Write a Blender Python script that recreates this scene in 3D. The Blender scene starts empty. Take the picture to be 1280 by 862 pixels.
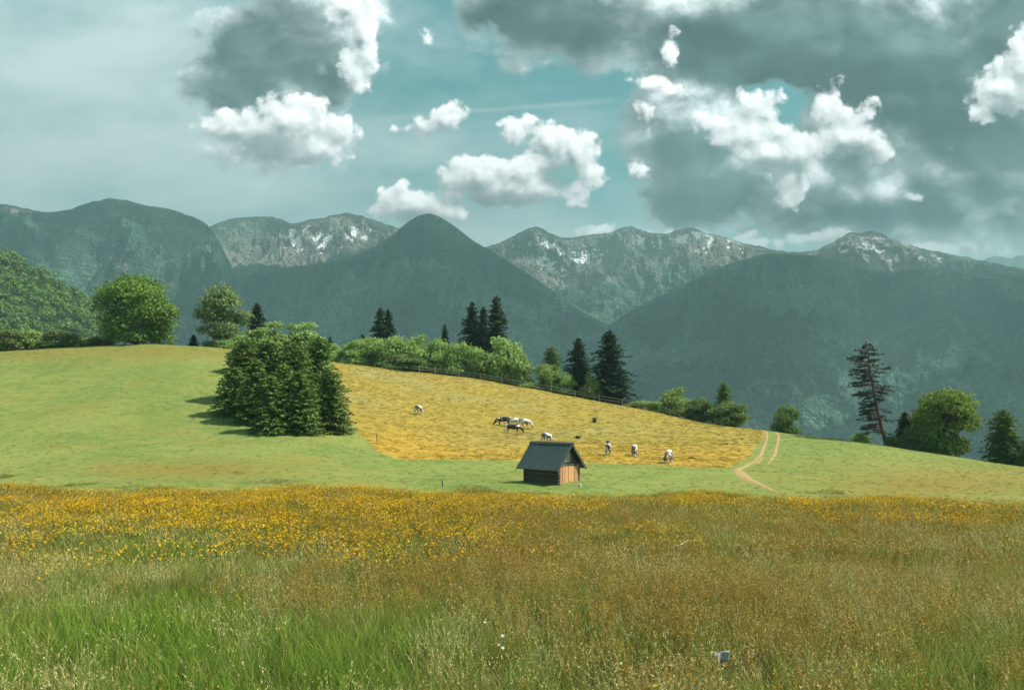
import bpy, bmesh, math, random
import numpy as np
from mathutils import Vector, Matrix, Euler

SC = bpy.context.scene
COL = SC.collection
R = math.radians
F = 1065.0          # focal length of the photograph in its own pixels (62 degree lens)
HY = 500.0          # row of the level horizon in the photograph

# ------------------------------------------------------------------ camera
cam_d = bpy.data.cameras.new('camera')
cam = bpy.data.objects.new('camera', cam_d)
COL.objects.link(cam)
cam.location = (0, 0, 0)
cam.rotation_euler = (R(90), 0, 0)
cam_d.sensor_width = 36.0
cam_d.lens = 36.0 * F / 1280.0
cam_d.shift_y = (HY - 431.0) / 1280.0
cam_d.clip_start = 0.1
cam_d.clip_end = 40000
SC.camera = cam

# ------------------------------------------------------------------ sun, exposure
SUN_EL, SUN_AZ = R(52), R(8)          # azimuth measured from +X towards +Y
SDIR = np.array([math.cos(SUN_EL)*math.cos(SUN_AZ), math.cos(SUN_EL)*math.sin(SUN_AZ), math.sin(SUN_EL)])
sun_d = bpy.data.lights.new('sun', 'SUN')
sun_d.energy = 4.8
sun_d.angle = R(0.5)
sun_d.color = (1.0, 0.95, 0.86)
sun = bpy.data.objects.new('sun', sun_d)
COL.objects.link(sun)
sun.location = (40, 5, 60)
sun.rotation_euler = Vector((SDIR[0], SDIR[1], SDIR[2])).to_track_quat('Z', 'Y').to_euler()
vs = SC.view_settings
vs.view_transform = 'Standard'
vs.look = 'None'
vs.gamma = 1.0
vs.use_curve_mapping = False
vs.exposure = 1.07
SC.cycles.use_denoising = True
SC.cycles.max_bounces = 6
SC.cycles.diffuse_bounces = 2
SC.cycles.transparent_max_bounces = 6
SC.cycles.volume_bounces = 0
SC.cycles.use_adaptive_sampling = True
SC.cycles.adaptive_threshold = 0.02

# ------------------------------------------------------------------ node helpers
class NT:
    def __init__(s, nt):
        s.nt = nt
    def n(s, typ, **kw):
        nd = s.nt.nodes.new(typ)
        for k, v in kw.items():
            setattr(nd, k, v)
        return nd
    def put(s, sock, v):
        if v is None: return
        if isinstance(v, bpy.types.NodeSocket):
            s.nt.links.new(v, sock)
        else:
            if isinstance(v, (tuple, list)) and len(v) == 3 and sock.type == 'RGBA':
                v = (*v, 1.0)
            sock.default_value = v
    def m(s, op, a, b=None, c=None, clamp=False):
        nd = s.n('ShaderNodeMath', operation=op, use_clamp=clamp)
        s.put(nd.inputs[0], a); s.put(nd.inputs[1], b); s.put(nd.inputs[2], c)
        return nd.outputs[0]
    def v(s, op, a, b=None, c=None, scale=None):
        nd = s.n('ShaderNodeVectorMath', operation=op)
        s.put(nd.inputs[0], a); s.put(nd.inputs[1], b); s.put(nd.inputs[2], c)
        if scale is not None: s.put(nd.inputs['Scale'], scale)
        return nd.outputs['Value'] if op in ('LENGTH', 'DOT_PRODUCT', 'DISTANCE') else nd.outputs[0]
    def mix(s, f, a, b, blend='MIX'):
        nd = s.n('ShaderNodeMix', data_type='RGBA', blend_type=blend)
        s.put(nd.inputs[0], f); s.put(nd.inputs[6], a); s.put(nd.inputs[7], b)
        return nd.outputs[2]
    def ramp(s, x, lo, hi, a=0.0, b=1.0, smooth=True):
        nd = s.n('ShaderNodeMapRange', interpolation_type='SMOOTHSTEP' if smooth else 'LINEAR')
        nd.clamp = True
        s.put(nd.inputs[0], x); s.put(nd.inputs[1], lo); s.put(nd.inputs[2], hi)
        s.put(nd.inputs[3], a); s.put(nd.inputs[4], b)
        return nd.outputs[0]
    def noise(s, vec, scale, detail=4, rough=0.5, col=False, dist=0.0):
        nd = s.n('ShaderNodeTexNoise')
        s.put(nd.inputs['Vector'], vec)
        nd.inputs['Scale'].default_value = scale
        nd.inputs['Detail'].default_value = detail
        nd.inputs['Roughness'].default_value = rough
        nd.inputs['Distortion'].default_value = dist
        return nd.outputs[1 if col else 0]
    def attr(s, name, vec=False):
        nd = s.n('ShaderNodeAttribute', attribute_name=name)
        return nd.outputs['Vector' if vec else 'Fac']
    def bump(s, h, strength, dist):
        nd = s.n('ShaderNodeBump')
        nd.inputs['Strength'].default_value = strength
        nd.inputs['Distance'].default_value = dist
        s.put(nd.inputs['Height'], h)
        return nd.outputs[0]
    def comb(s, x, y, z):
        nd = s.n('ShaderNodeCombineXYZ')
        s.put(nd.inputs[0], x); s.put(nd.inputs[1], y); s.put(nd.inputs[2], z)
        return nd.outputs[0]
    def sep(s, v):
        nd = s.n('ShaderNodeSeparateXYZ')
        s.put(nd.inputs[0], v)
        return nd.outputs

def material(name):
    m = bpy.data.materials.new(name)
    m.use_nodes = True
    m.node_tree.nodes.clear()
    t = NT(m.node_tree)
    out = t.n('ShaderNodeOutputMaterial')
    t.out = out
    return m, t

def surf(t, color, rough=0.8, normal=None, spec=0.3, metal=0.0):
    p = t.n('ShaderNodeBsdfPrincipled')
    t.put(p.inputs['Base Color'], color)
    t.put(p.inputs['Roughness'], rough)
    t.put(p.inputs['Metallic'], metal)
    t.put(p.inputs['Specular IOR Level'], spec)
    if normal is not None: t.put(p.inputs['Normal'], normal)
    t.put(t.out.inputs[0], p.outputs[0])
    return p

def leafy(t, color, trans=0.35, normal=None):
    """diffuse leaf that lets some of the light through"""
    d = t.n('ShaderNodeBsdfDiffuse'); t.put(d.inputs[0], color)
    r = t.n('ShaderNodeBsdfTranslucent'); t.put(r.inputs[0], color)
    mx = t.n('ShaderNodeMixShader'); mx.inputs[0].default_value = trans
    t.put(mx.inputs[1], d.outputs[0]); t.put(mx.inputs[2], r.outputs[0])
    t.put(t.out.inputs[0], mx.outputs[0])

# ------------------------------------------------------------------ sky
def pu(px, py): return ((px-640.0)/F, (HY-py)/F)

DARK = [  # grey masses: x, y, rx, ry in degrees-like sky units taken from the photograph
 (400,-5,100,60),(330,60,95,60),(290,108,75,48),(370,110,75,50),(440,50,42,62),(238,45,18,22),
 (350,170,78,48),(300,185,40,26),
 (700,15,130,72),(630,20,60,36),(745,60,70,40),
 (900,20,150,70),(1010,50,160,78),(1130,60,190,92),(1230,110,120,100),(1270,40,140,120),(1120,120,120,55),
 (865,150,95,82),(885,225,92,72),(1000,225,130,70),(1075,180,110,76),(1110,245,150,50),(1200,235,120,72),(1265,250,80,60),
 (1090,282,190,28),(870,275,60,26),(840,70,60,45)]
WHITE = [
 (1085,140,16,16),(1016,295,40,8),
 (562,150,24,22),(532,157,30,13),(510,160,14,8),(574,163,12,14),
 (648,166,26,20),(688,174,44,24),(722,190,30,34),(736,214,20,30),(712,238,34,18),
 (655,214,48,28),(605,218,50,26),(575,228,30,24),(630,240,74,22),(680,235,40,20),
 (520,258,50,24),(560,266,36,16),(486,264,24,12),
 (803,212,12,14),(815,104,26,12),(838,112,22,10),(806,132,10,22),(838,62,12,20),
 (945,128,36,20),(908,155,40,14),(940,168,62,22),(962,188,50,26),(1000,190,38,34),(988,222,26,40),(1020,186,22,16),
 (1036,138,24,34),(1062,166,40,34),(1088,186,30,20),
 (1114,238,18,14),(1132,246,18,7),
 (1258,110,50,34),(1225,136,26,16),(1290,85,50,50),
 (366,150,56,32),(352,176,62,32),(420,166,28,32),(398,182,46,26),(322,190,34,20),(300,160,40,24),(262,158,30,14),
 (457,45,20,56),(446,90,20,26),(438,8,30,26),
 (745,288,26,9),(955,300,60,12),(1190,310,60,9),(535,47,8,9),(845,292,30,8)]
UNDER = [(335,188,46,26),(375,200,40,12),(622,250,76,15),(700,222,24,20),(596,238,34,12),(545,166,22,8),(520,272,60,12),(1262,140,30,16),(960,212,50,14),(1070,195,34,14),(1000,215,12,20),(290,172,30,10)]
CORE = [(320,60,110,60),(300,115,90,40),(390,90,60,50),(340,130,50,30),(375,195,60,20),(690,20,140,62),(940,60,160,66),(1080,80,200,74),(1180,130,140,66),(1240,185,90,66),(1270,60,80,90),(1000,20,160,50),(885,250,100,52),(862,200,66,56),(1110,268,180,30),(1220,245,110,40),(620,252,80,14)]
VEIL = [(60,200,330,120),(250,240,300,70),(60,90,330,90),(380,250,200,40),(640,300,500,44),(1100,310,400,44),(200,20,200,60),(520,200,140,40)]

world = bpy.data.worlds.new('World')
SC.world = world
world.use_nodes = True
wn = NT(world.node_tree)
world.node_tree.nodes.clear()

def field_group(name, blobs, soft, warp, wscale, namp, nscale, detail=9, rough=0.56, stretch=1.0, puff=0.0, pscale=30.0, fine=0.0, fscale=50.0, unit_px=20.0):
    """node group: direction (u,v) -> height of the cloud field, >0 inside"""
    g = bpy.data.node_groups.new(name, 'ShaderNodeTree')
    g.interface.new_socket(name='P', in_out='INPUT', socket_type='NodeSocketVector')
    g.interface.new_socket(name='F', in_out='OUTPUT', socket_type='NodeSocketFloat')
    t = NT(g)
    gi = t.n('NodeGroupInput'); go = t.n('NodeGroupOutput')
    P = gi.outputs[0]
    wv = t.noise(P, wscale, 5, 0.62, col=True)
    Pw = t.v('ADD', P, t.v('SCALE', t.v('SUBTRACT', wv, (0.5, 0.5, 0.5)), scale=warp))
    acc = None
    for (x, y, rx, ry) in blobs:
        u, v = pu(x, y)
        ax, ay = F/rx, F/ry
        q = t.v('MULTIPLY_ADD', Pw, (ax, ay, 0.0), (-u*ax, -v*ay, 0.0))
        rm = min(rx, ry)*0.6+0.4*math.sqrt(rx*ry)
        d = t.m('MULTIPLY_ADD', t.v('LENGTH', q), rm/unit_px, -rm/unit_px)
        if acc is None: acc = d
        else: acc = t.m('SMOOTH_MIN', acc, d, soft)
    nz = t.noise(t.v('MULTIPLY', P, (1.0, stretch, 1.0)), nscale, detail, rough)
    f = t.m('MULTIPLY', acc, -1.0)
    f = t.m('MULTIPLY_ADD', t.m('SUBTRACT', nz, 0.5), namp, f)
    if fine:
        n2 = t.noise(P, fscale, 6, 0.62)
        f = t.m('MULTIPLY_ADD', t.m('SUBTRACT', n2, 0.5), fine, f)
    if puff:
        for sc_, k_ in ((pscale, puff), (pscale*2.3, puff*0.5)):
            vo = t.n('ShaderNodeTexVoronoi', feature='SMOOTH_F1', voronoi_dimensions='2D')
            vo.inputs['Scale'].default_value = sc_; vo.inputs['Smoothness'].default_value = 0.35
            t.put(vo.inputs['Vector'], Pw)
            f = t.m('MULTIPLY_ADD', t.m('SUBTRACT', 0.42, vo.outputs['Distance']), k_, f)
    t.put(go.inputs[0], f)
    return g

def use(g, vec):
    nd = wn.n('ShaderNodeGroup'); nd.node_tree = g
    wn.put(nd.inputs[0], vec)
    return nd.outputs[0]

tc = wn.n('ShaderNodeTexCoord')
sx, sy, sz = wn.sep(tc.outputs['Generated'])
ys = wn.m('MAXIMUM', sy, 0.12)
P = wn.comb(wn.m('DIVIDE', sx, ys), wn.m('DIVIDE', sz, ys), 0.0)

Pv0 = wn.sep(P)[1]
sky = wn.n('ShaderNodeTexSky')
sky.sky_type = 'NISHITA'
sky.sun_disc = False
sky.sun_elevation = SUN_EL
sky.sun_rotation = R(90) - SUN_AZ
sky.altitude = 800
sky.air_density = 1.0; sky.dust_density = 1.2; sky.ozone_density = 1.5
SKY_K = 0.07
base = wn.v('MULTIPLY', sky.outputs[0], (0.58, 1.14, 0.74))
K = 1.0/SKY_K
def cl(r, g, b, k=1.0): return (r*K*k, g*K*k, b*K*k, 1.0)
CLK = 0.62
base = wn.mix(wn.ramp(sz, 0.0, 0.25, 0.75, 0.0), base, cl(0.50, 0.70, 0.72, CLK))
gD = field_group('cloud_field_grey', DARK, 0.40, 0.05, 8.0, 2.0, 8.0, 9, 0.64, 1.25, 0.30, 17.0, fine=1.1, fscale=26.0, unit_px=48.0)
gW = field_group('cloud_field_white', WHITE, 0.45, 0.020, 26.0, 2.4, 12.0, 5, 0.6, 1.2, 0.75, 40.0, fine=2.2, fscale=40.0, unit_px=18.0)
gU = field_group('cloud_field_under', UNDER, 0.4, 0.02, 20.0, 1.6, 18.0, 6, 0.62, 1.2, unit_px=22.0)
gC = field_group('cloud_field_core', CORE, 0.4, 0.06, 5.0, 2.6, 7.0, 10, 0.66, 1.5, unit_px=48.0)
gV = field_group('cloud_field_veil', VEIL, 0.5, 0.12, 3.5, 3.2, 3.6, 9, 0.62, 2.4, unit_px=130.0)
fD = use(gD, P); fD2 = use(gD, wn.v('ADD', P, (0.014, 0.020, 0)))
fW = use(gW, P); fW2 = use(gW, wn.v('ADD', P, (0.006, 0.011, 0)))
fV = use(gV, P); fC = use(gC, P); fU = use(gU, P)
veil = wn.m('MULTIPLY', wn.ramp(fV, -0.9, 1.3), 0.95)
col = wn.mix(veil, base, cl(0.70, 0.82, 0.82, CLK))
# grey clouds: thin rims transmit more light than thick middles
mD = wn.ramp(fD, -0.15, 0.38)
litD = wn.m('MULTIPLY_ADD', wn.m('SUBTRACT', fD, fD2), 1.15, 0.04, clamp=True)
thick = wn.ramp(fD, 0.0, 0.75)
gcol = wn.mix(thick, cl(0.50, 0.60, 0.60, CLK), cl(0.32, 0.405, 0.405, CLK))
gcol = wn.mix(wn.m('MULTIPLY', litD, wn.ramp(fD, 0.1, 2.2, 0.95, 0.35)), gcol, cl(0.98, 1.02, 1.02, CLK))
gcol = wn.mix(wn.m('MULTIPLY', wn.ramp(fC, -0.25, 0.75), wn.ramp(fD, 0.02, 0.40, 0.25, 0.96)), gcol, cl(0.060, 0.095, 0.095, CLK))
relief = wn.m('MULTIPLY_ADD', wn.m('SUBTRACT', fD, fD2), 0.85, 1.0)
bil = wn.noise(wn.v('MULTIPLY', P, (1.0, 1.7, 1.0)), 6.5, 9, 0.6, dist=0.4)
relief = wn.m('MULTIPLY', wn.m('MINIMUM', wn.m('MAXIMUM', relief, 0.62), 1.8), wn.ramp(bil, 0.34, 0.68, 0.66, 1.75))
gcol = wn.v('SCALE', gcol, scale=relief)
col = wn.mix(wn.m('MULTIPLY', mD, 0.97), col, gcol)
# white clouds
mW = wn.m('MULTIPLY', wn.ramp(fW, -0.10, 0.50), wn.ramp(Pv0, 0.185, 0.235, 0.5, 1.0))
litW = wn.m('MULTIPLY_ADD', wn.m('SUBTRACT', fW, fW2), 0.42, 0.60, clamp=True)
wcol = wn.mix(litW, cl(0.22, 0.28, 0.285, CLK), cl(1.42, 1.44, 1.44, CLK))
wcol = wn.mix(wn.m('MULTIPLY', wn.ramp(fU, -0.35, 0.65), 0.85), wcol, cl(0.24, 0.31, 0.31, CLK))
col = wn.mix(mW, col, wcol)
# old condensation trail
Pu, Pv, _z = wn.sep(P)
tu0, tv0 = pu(450, 150); tu1, tv1 = pu(790, 124)
tk = (tv1-tv0)/(tu1-tu0)
td = wn.m('ABSOLUTE', wn.m('SUBTRACT', Pv, wn.m('MULTIPLY_ADD', Pu, tk, tv0-tk*tu0)))
trail = wn.m('MULTIPLY', wn.ramp(td, 0.0, 0.0048, 1.0, 0.0), wn.m('MULTIPLY', wn.ramp(Pu, tu0, tu0+0.06), wn.ramp(Pu, tu1-0.06, tu1, 1.0, 0.0)))
trail = wn.m('MULTIPLY', trail, wn.m('SUBTRACT', 1.0, mD))
col = wn.mix(wn.m('MULTIPLY', trail, 0.30), col, cl(0.6, 0.72, 0.72, CLK))
bg = wn.n('ShaderNodeBackground')
wn.put(bg.inputs[0], col)
bg.inputs[1].default_value = SKY_K
wo = wn.n('ShaderNodeOutputWorld')
wn.put(wo.inputs[0], bg.outputs[0])
world.cycles.sampling_method = 'MANUAL'
world.cycles.sample_map_resolution = 512

# ------------------------------------------------------------------ numpy noise
def _hash(ix, iy, seed):
    h = (ix.astype(np.int64)*374761393 + iy.astype(np.int64)*668265263 + seed*982451653) & 0xffffffff
    h = ((h ^ (h >> 13))*1274126177) & 0xffffffff
    h = (h ^ (h >> 16)) & 0xffffffff
    return h
def perlin(x, y, seed=0):
    x0 = np.floor(x); y0 = np.floor(y)
    fx = x-x0; fy = y-y0
    sxx = fx*fx*fx*(fx*(fx*6-15)+10); syy = fy*fy*fy*(fy*(fy*6-15)+10)
    def g(ix, iy, dx, dy):
        a = _hash(ix, iy, seed)/4294967296.0*2*np.pi
        return np.cos(a)*dx + np.sin(a)*dy
    n00 = g(x0, y0, fx, fy); n10 = g(x0+1, y0, fx-1, fy)
    n01 = g(x0, y0+1, fx, fy-1); n11 = g(x0+1, y0+1, fx-1, fy-1)
    return ((n00*(1-sxx)+n10*sxx)*(1-syy) + (n01*(1-sxx)+n11*sxx)*syy)*1.5
def fbm(x, y, oct=5, seed=0, gain=0.5, lac=2.03):
    s = 0; a = 1; n = 0
    for o in range(oct):
        s = s + a*perlin(x, y, seed+o*17); n += a
        a *= gain; x = x*lac+13.7; y = y*lac+7.1
    return s/n
def ridged(x, y, oct=5, seed=0, gain=0.5):
    s = 0; a = 1; n = 0
    for o in range(oct):
        s = s + a*(1-2*np.abs(perlin(x, y, seed+o*31))); n += a
        a *= gain; x = x*2.07+3.1; y = y*2.07+9.2
    return s/n
def sst(x, a, b):
    t = np.clip((x-a)/(b-a), 0, 1); return t*t*(3-2*t)

def np_mesh(name, V, faces, mats=(), smooth=False, fmat=None, attrs=None):
    """faces: (n,3) or (n,4) int array"""
    me = bpy.data.meshes.new(name)
    V = np.asarray(V, dtype=np.float32); faces = np.asarray(faces, dtype=np.int32)
    me.vertices.add(len(V)); me.vertices.foreach_set('co', V.ravel())
    k = faces.shape[1]
    me.loops.add(faces.size); me.loops.foreach_set('vertex_index', faces.ravel())
    me.polygons.add(len(faces)); me.polygons.foreach_set('loop_start', np.arange(0, faces.size, k, dtype=np.int32))
    try: me.polygons.foreach_set('loop_total', np.full(len(faces), k, dtype=np.int32))
    except Exception: pass
    for m in mats: me.materials.append(m)
    if fmat is not None: me.polygons.foreach_set('material_index', np.asarray(fmat, dtype=np.int32))
    me.update(calc_edges=True)
    if smooth: me.polygons.foreach_set('use_smooth', np.ones(len(faces), dtype=bool))
    if attrs:
        for an, av in attrs.items():
            a = me.attributes.new(an, 'FLOAT', 'POINT'); a.data.foreach_set('value', np.asarray(av, dtype=np.float32).ravel())
    me.validate()
    return me
def grid_faces(nr, nc):
    i = np.arange(nr-1)[:, None]*nc + np.arange(nc-1)[None, :]
    i = i.ravel()
    return np.stack([i, i+1, i+nc+1, i+nc], 1)
def link(name, me, parent=None, **props):
    o = bpy.data.objects.new(name, me); COL.objects.link(o)
    if parent is not None: o.parent = parent
    for k, v in props.items(): o[k] = v
    return o
def empty(name, loc, label, cat, group=None, rz=0.0, sc=1.0):
    o = bpy.data.objects.new(name, None); COL.objects.link(o)
    o.location = loc; o.rotation_euler = (0, 0, rz); o.scale = (sc, sc, sc)
    o.empty_display_size = 0.3
    o['label'] = label; o['category'] = cat
    if group: o['group'] = group
    return o

# ------------------------------------------------------------------ lie of the land
def yz(y, D): return (HY-y)/F*D
COLS = {  # photo column -> (distance, photo row) knots up to the crest
 -400: [(60,600),(75,566),(95,520),(120,478),(145,458)],
 0:    [(60,603),(75,570),(95,520),(120,473),(150,440)],
 172:  [(60,601),(75,570),(95,518),(120,468),(155,431)],
 300:  [(60,603),(78,561),(85,542),(100,506),(125,466),(155,438)],
 430:  [(61,605),(75,578),(88,549),(105,515),(130,478),(150,455)],
 573:  [(62,608),(76,581),(95,557),(118,522),(135,494),(150,469)],
 689:  [(62,608),(78,581),(95,562),(118,536),(135,510),(148,489)],
 800:  [(61,609),(78,581),(90,572),(115,550),(130,529),(143,511)],
 960:  [(58,616),(75,591),(95,573),(115,554),(130,538)],
 1085: [(56,621),(75,599),(95,576),(110,562),(122,552)],
 1280: [(54,629),(75,608),(95,594),(114,584)],
 1700: [(50,640),(75,625),(95,616),(110,609)],
}
PXG = np.arange(-400, 1701, 10.0)
DG = np.concatenate([np.arange(-80, 300, 1.0), np.geomspace(300, 3600, 60)])
def mono(xk, yk, x):
    """monotone cubic (PCHIP-like) interpolation"""
    xk = np.array(xk, float); yk = np.array(yk, float)
    h = np.diff(xk); d = np.diff(yk)/h
    m = np.zeros(len(xk)); m[0] = d[0]; m[-1] = d[-1]
    for i in range(1, len(xk)-1):
        if d[i-1]*d[i] > 0:
            w1 = 2*h[i]+h[i-1]; w2 = h[i]+2*h[i-1]
            m[i] = (w1+w2)/(w1/d[i-1]+w2/d[i])
    x = np.clip(x, xk[0], xk[-1])
    i = np.clip(np.searchsorted(xk, x)-1, 0, len(h)-1)
    t = (x-xk[i])/h[i]
    return ((2*t**3-3*t**2+1)*yk[i] + (t**3-2*t**2+t)*h[i]*m[i] + (-2*t**3+3*t**2)*yk[i+1] + (t**3-t**2)*h[i]*m[i+1])
_cp = sorted(COLS); _rows = []
CREST = {}
for c in _cp:
    kn = COLS[c]
    xs = [-80, -20, 0, 7, 20, 35]; zs = [-0.6, -1.5, -1.85, -2.40, -3.45, -4.62]
    for D, y in kn: xs.append(D); zs.append(yz(y, D))
    Dc, yc = kn[-1]; zc = yz(yc, Dc); sl = (HY-yc)/F
    CREST[c] = Dc
    xs += [Dc+14, Dc+60, Dc+160, 900, 1800, 3600]
    zs += [zc+sl*14-1.3, zc+sl*30-11, zc-42, -230, -370, -400]
    _rows.append(mono(xs, zs, DG))
_rows = np.array(_rows)
ZT = np.array([mono(_cp, _rows[:, j], PXG) for j in range(len(DG))]).T      # [px, D]
def gsm(a, s, ax):
    r = int(3*s); k = np.exp(-0.5*(np.arange(-r, r+1)/s)**2); k /= k.sum()
    pad = [(0, 0), (0, 0)]; pad[ax] = (r, r)
    return np.apply_along_axis(lambda v: np.convolve(v, k, 'valid'), ax, np.pad(a, pad, mode='edge'))
ZT = gsm(ZT, 3.0, 0); ZT[:, :370] = gsm(ZT, 2.5, 1)[:, :370]
def hgt(x, D, rough=True):
    x = np.asarray(x, float); D = np.asarray(D, float)
    px = 640 + F*x/np.maximum(D, 20.0)
    ci = np.clip((px-PXG[0])/10.0, 0, len(PXG)-1.001); c0 = ci.astype(int); cf = ci-c0
    di = np.interp(D, DG, np.arange(len(DG))); di = np.clip(di, 0, len(DG)-1.001); d0 = di.astype(int); df = di-d0
    z = (ZT[c0, d0]*(1-df)+ZT[c0, d0+1]*df)*(1-cf) + (ZT[c0+1, d0]*(1-df)+ZT[c0+1, d0+1]*df)*cf
    if rough:
        z = z + 0.42*fbm(x/15.0, D/12.0, 3, 5)*sst(D, 15, 60)*(1-sst(D, 190, 400)) + 0.05*fbm(x/2.2, D/1.6, 3, 9)
        # cattle have trodden the pasture slope into little terraces
        pa = pasture_mask(x, D)
        z = z + pa*0.06*ridged(x/1.6+0.9*fbm(x/5, D/5, 3, 3), D/1.0+0.6*fbm(x/3, D/3, 2, 4), 4, 21, 0.6)*sst(D, 70, 85)
    return z
def proj(x, D, z): return 640+F*x/D, HY-F*z/D
def pxy(x, D):
    z = hgt(x, D, False)
    Ds = np.maximum(D, 3.0)
    return 640+F*x/Ds, HY-F*z/Ds
def inside(px, py, poly):
    """signed-ish point in polygon for arrays"""
    res = np.zeros(np.shape(px), bool)
    n = len(poly); j = n-1
    for i in range(n):
        xi, yi = poly[i]; xj, yj = poly[j]
        c = ((yi > py) != (yj > py)) & (px < (xj-xi)*(py-yi)/((yj-yi)+1e-9)+xi)
        res ^= c; j = i
    return res
PAST = [(330,380),(408,450),(425,500),(440,527),(452,545),(470,562),(490,571),(530,574),(640,577),(700,578),(800,579),(850,582),(905,584),(918,580),(935,570),(948,556),(957,541),(962,500),(962,380)]
def pasture_mask(x, D):
    px, py = pxy(x, D)
    w = 3.2
    a = np.zeros(np.shape(px))
    for dx, dy in ((0,0),(w,0),(-w,0),(0,w*.6),(0,-w*.6)):
        a = a + inside(px+dx, py+dy, PAST)
    return a/5*(np.asarray(D) > 66)*(np.asarray(D) < 175)
def ground_hit(px, py, d0=6.0, d1=175.0):
    u = (px-640)/F; v = (HY-py)/F
    D = np.arange(d0, d1, 0.1); z = hgt(u*D, D, False) - v*D
    k = np.where(z > 0)[0]
    if len(k) == 0:
        k = [int(np.argmax(z[D > 60]))+int(np.sum(D <= 60))]
    d = D[k[0]]
    return float(u*d), float(d), float(hgt(u*d, d))
def crest(px):
    """distance of the crest seen in photo column px"""
    D = np.arange(60, 175, 0.5); u = (px-640)/F
    return float(D[np.argmax(hgt(u*D, D, False)/D)])
def tall_edge(px):
    """photo row where the uncut meadow ends"""
    return np.interp(px, [-200, 0, 60, 160, 300, 420, 560, 700, 860, 960, 1100, 1280, 1500], [605, 607, 613, 613, 604, 610, 615, 618, 618, 620, 626, 635, 647])
def tall_mask(x, D):
    px, py = pxy(x, D)
    return sst(py - tall_edge(px) + 34*fbm(np.asarray(x)/7, np.asarray(D)/9, 4, 77), -6, 14)*(np.asarray(D) < 80)

# plant communities of the meadow, by place
def zones(x, D):
    px, py = pxy(x, D)
    py = py - F*0.38/np.maximum(D, 5.0)      # the flower heads stand well above the soil
    n1 = fbm(x/3.1, D/4.6, 4, 41); n2 = fbm(x/5.5, D/4.2, 3, 52); n3 = fbm(x/1.2, D/1.9, 2, 63)
    def bl(cx, cy, rx, ry, k=1.0):
        return k*np.exp(-(((px-cx)/rx)**2+((py-cy)/ry)**2))
    yel = (bl(100,632,170,20)+bl(270,640,130,24)+bl(400,645,120,34)+bl(520,632,120,32)+bl(260,612,200,10,.6)+bl(700,640,110,34,.3)+bl(620,625,90,20,.5)
           +bl(860,668,60,16,.9)+bl(930,620,230,8,.7)+bl(1130,638,140,26,.8)+bl(1250,645,90,22,.5)+bl(300,715,90,34,.45)+bl(120,700,110,30,.35)+bl(20,682,30,14,.6)+bl(480,680,120,24,.4))
    yel = np.clip(yel*0.85+1.9*n1*np.minimum(1, yel*3)-0.10, 0, 1)
    rust = (bl(330,622,280,14,.7)+bl(640,650,160,40,1.0)+bl(560,705,150,28,.9)+bl(400,740,50,18,.9)+bl(850,725,120,40,1.1)+bl(960,760,150,50,1.0)
            +bl(620,715,70,34,.7)+bl(940,640,220,30,.5)+bl(1060,690,90,40,.8)+bl(1150,800,160,70,.75)+bl(1180,660,170,46,.6)+bl(60,610,80,10,.7)+bl(820,820,160,50,.45)+bl(740,790,90,40,.5))
    rust = np.clip(rust*0.70+1.2*n2*np.minimum(1, rust*2.5), 0, 1)
    beige = (bl(40,840,120,30,1.)+bl(330,800,90,60,.45)+bl(960,800,180,80,.9)+bl(1150,720,180,70,.6)+bl(740,790,150,60,.5)+bl(60,720,140,40,.5)+bl(380,710,90,30,.45)
             +bl(530,840,150,50,.4)+bl(760,700,120,30,.35)+bl(1180,670,160,30,.4))
    beige = np.clip(beige+0.9*n3*0.7+0.3*n1, 0, 1)
    lush = (bl(180,790,200,52,1.)+bl(60,760,140,40,.7)+bl(400,790,120,40,.6)+bl(1240,800,90,50,.7)+bl(600,820,170,60,.5)+bl(230,680,60,14,.3))
    lush = np.clip(lush+0.6*n2, 0, 1)
    return yel, rust, beige, lush

# ------------------------------------------------------------------ ground
M_GROUND, t = material('ground_turf')
geo = t.n('ShaderNodeNewGeometry'); pos = geo.outputs['Position']
pn = t.noise(pos, 0.09, 5, 0.6); pn2 = t.noise(pos, 0.9, 5, 0.65)
pst = t.noise(t.v('MULTIPLY', pos, (0.55, 1.6, 1.6)), 1.1, 6, 0.7)
pf = t.noise(t.v('MULTIPLY', pos, (0.8, 0.9, 1.0)), 6.0, 3, 0.7)
green = t.mix(t.ramp(pn, 0.35, 0.68), (0.100, 0.158, 0.032), (0.175, 0.205, 0.046))
green = t.mix(t.ramp(pn2, 0.35, 0.75), green, (0.200, 0.200, 0.065))
green = t.mix(t.m('MULTIPLY', t.ramp(pf, 0.45, 0.75), 0.5), green, (0.070, 0.105, 0.026))
past = t.mix(t.ramp(pst, 0.36, 0.66), (0.200, 0.148, 0.028), (0.335, 0.250, 0.052))
past = t.mix(t.ramp(t.noise(pos, 0.07, 4, 0.6), 0.42, 0.72), past, (0.250, 0.210, 0.065))
past = t.mix(t.m('MULTIPLY', t.ramp(t.noise(t.v('MULTIPLY', pos, (0.45, 1.5, 1.0)), 2.2, 5, 0.7), 0.53, 0.70), 0.75), past, (0.100, 0.082, 0.022))
past = t.mix(t.attr('m_edge'), past, (0.350, 0.215, 0.030))
soil = t.mix(t.ramp(pn2, 0.4, 0.6), (0.030, 0.036, 0.010), (0.070, 0.060, 0.018))
dry = t.mix(t.ramp(pst, 0.3, 0.7), (0.150, 0.130, 0.035), (0.215, 0.150, 0.030))
fs = t.noise(pos, 3.2, 4, 0.8)
green = t.mix(t.m('MULTIPLY', t.ramp(fs, 0.50, 0.70), 0.55), green, (0.230, 0.235, 0.085))
green = t.mix(t.m('MULTIPLY', t.ramp(t.noise(pos, 0.35, 5, 0.7), 0.50, 0.72), 0.5), green, (0.075, 0.125, 0.026))
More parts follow.
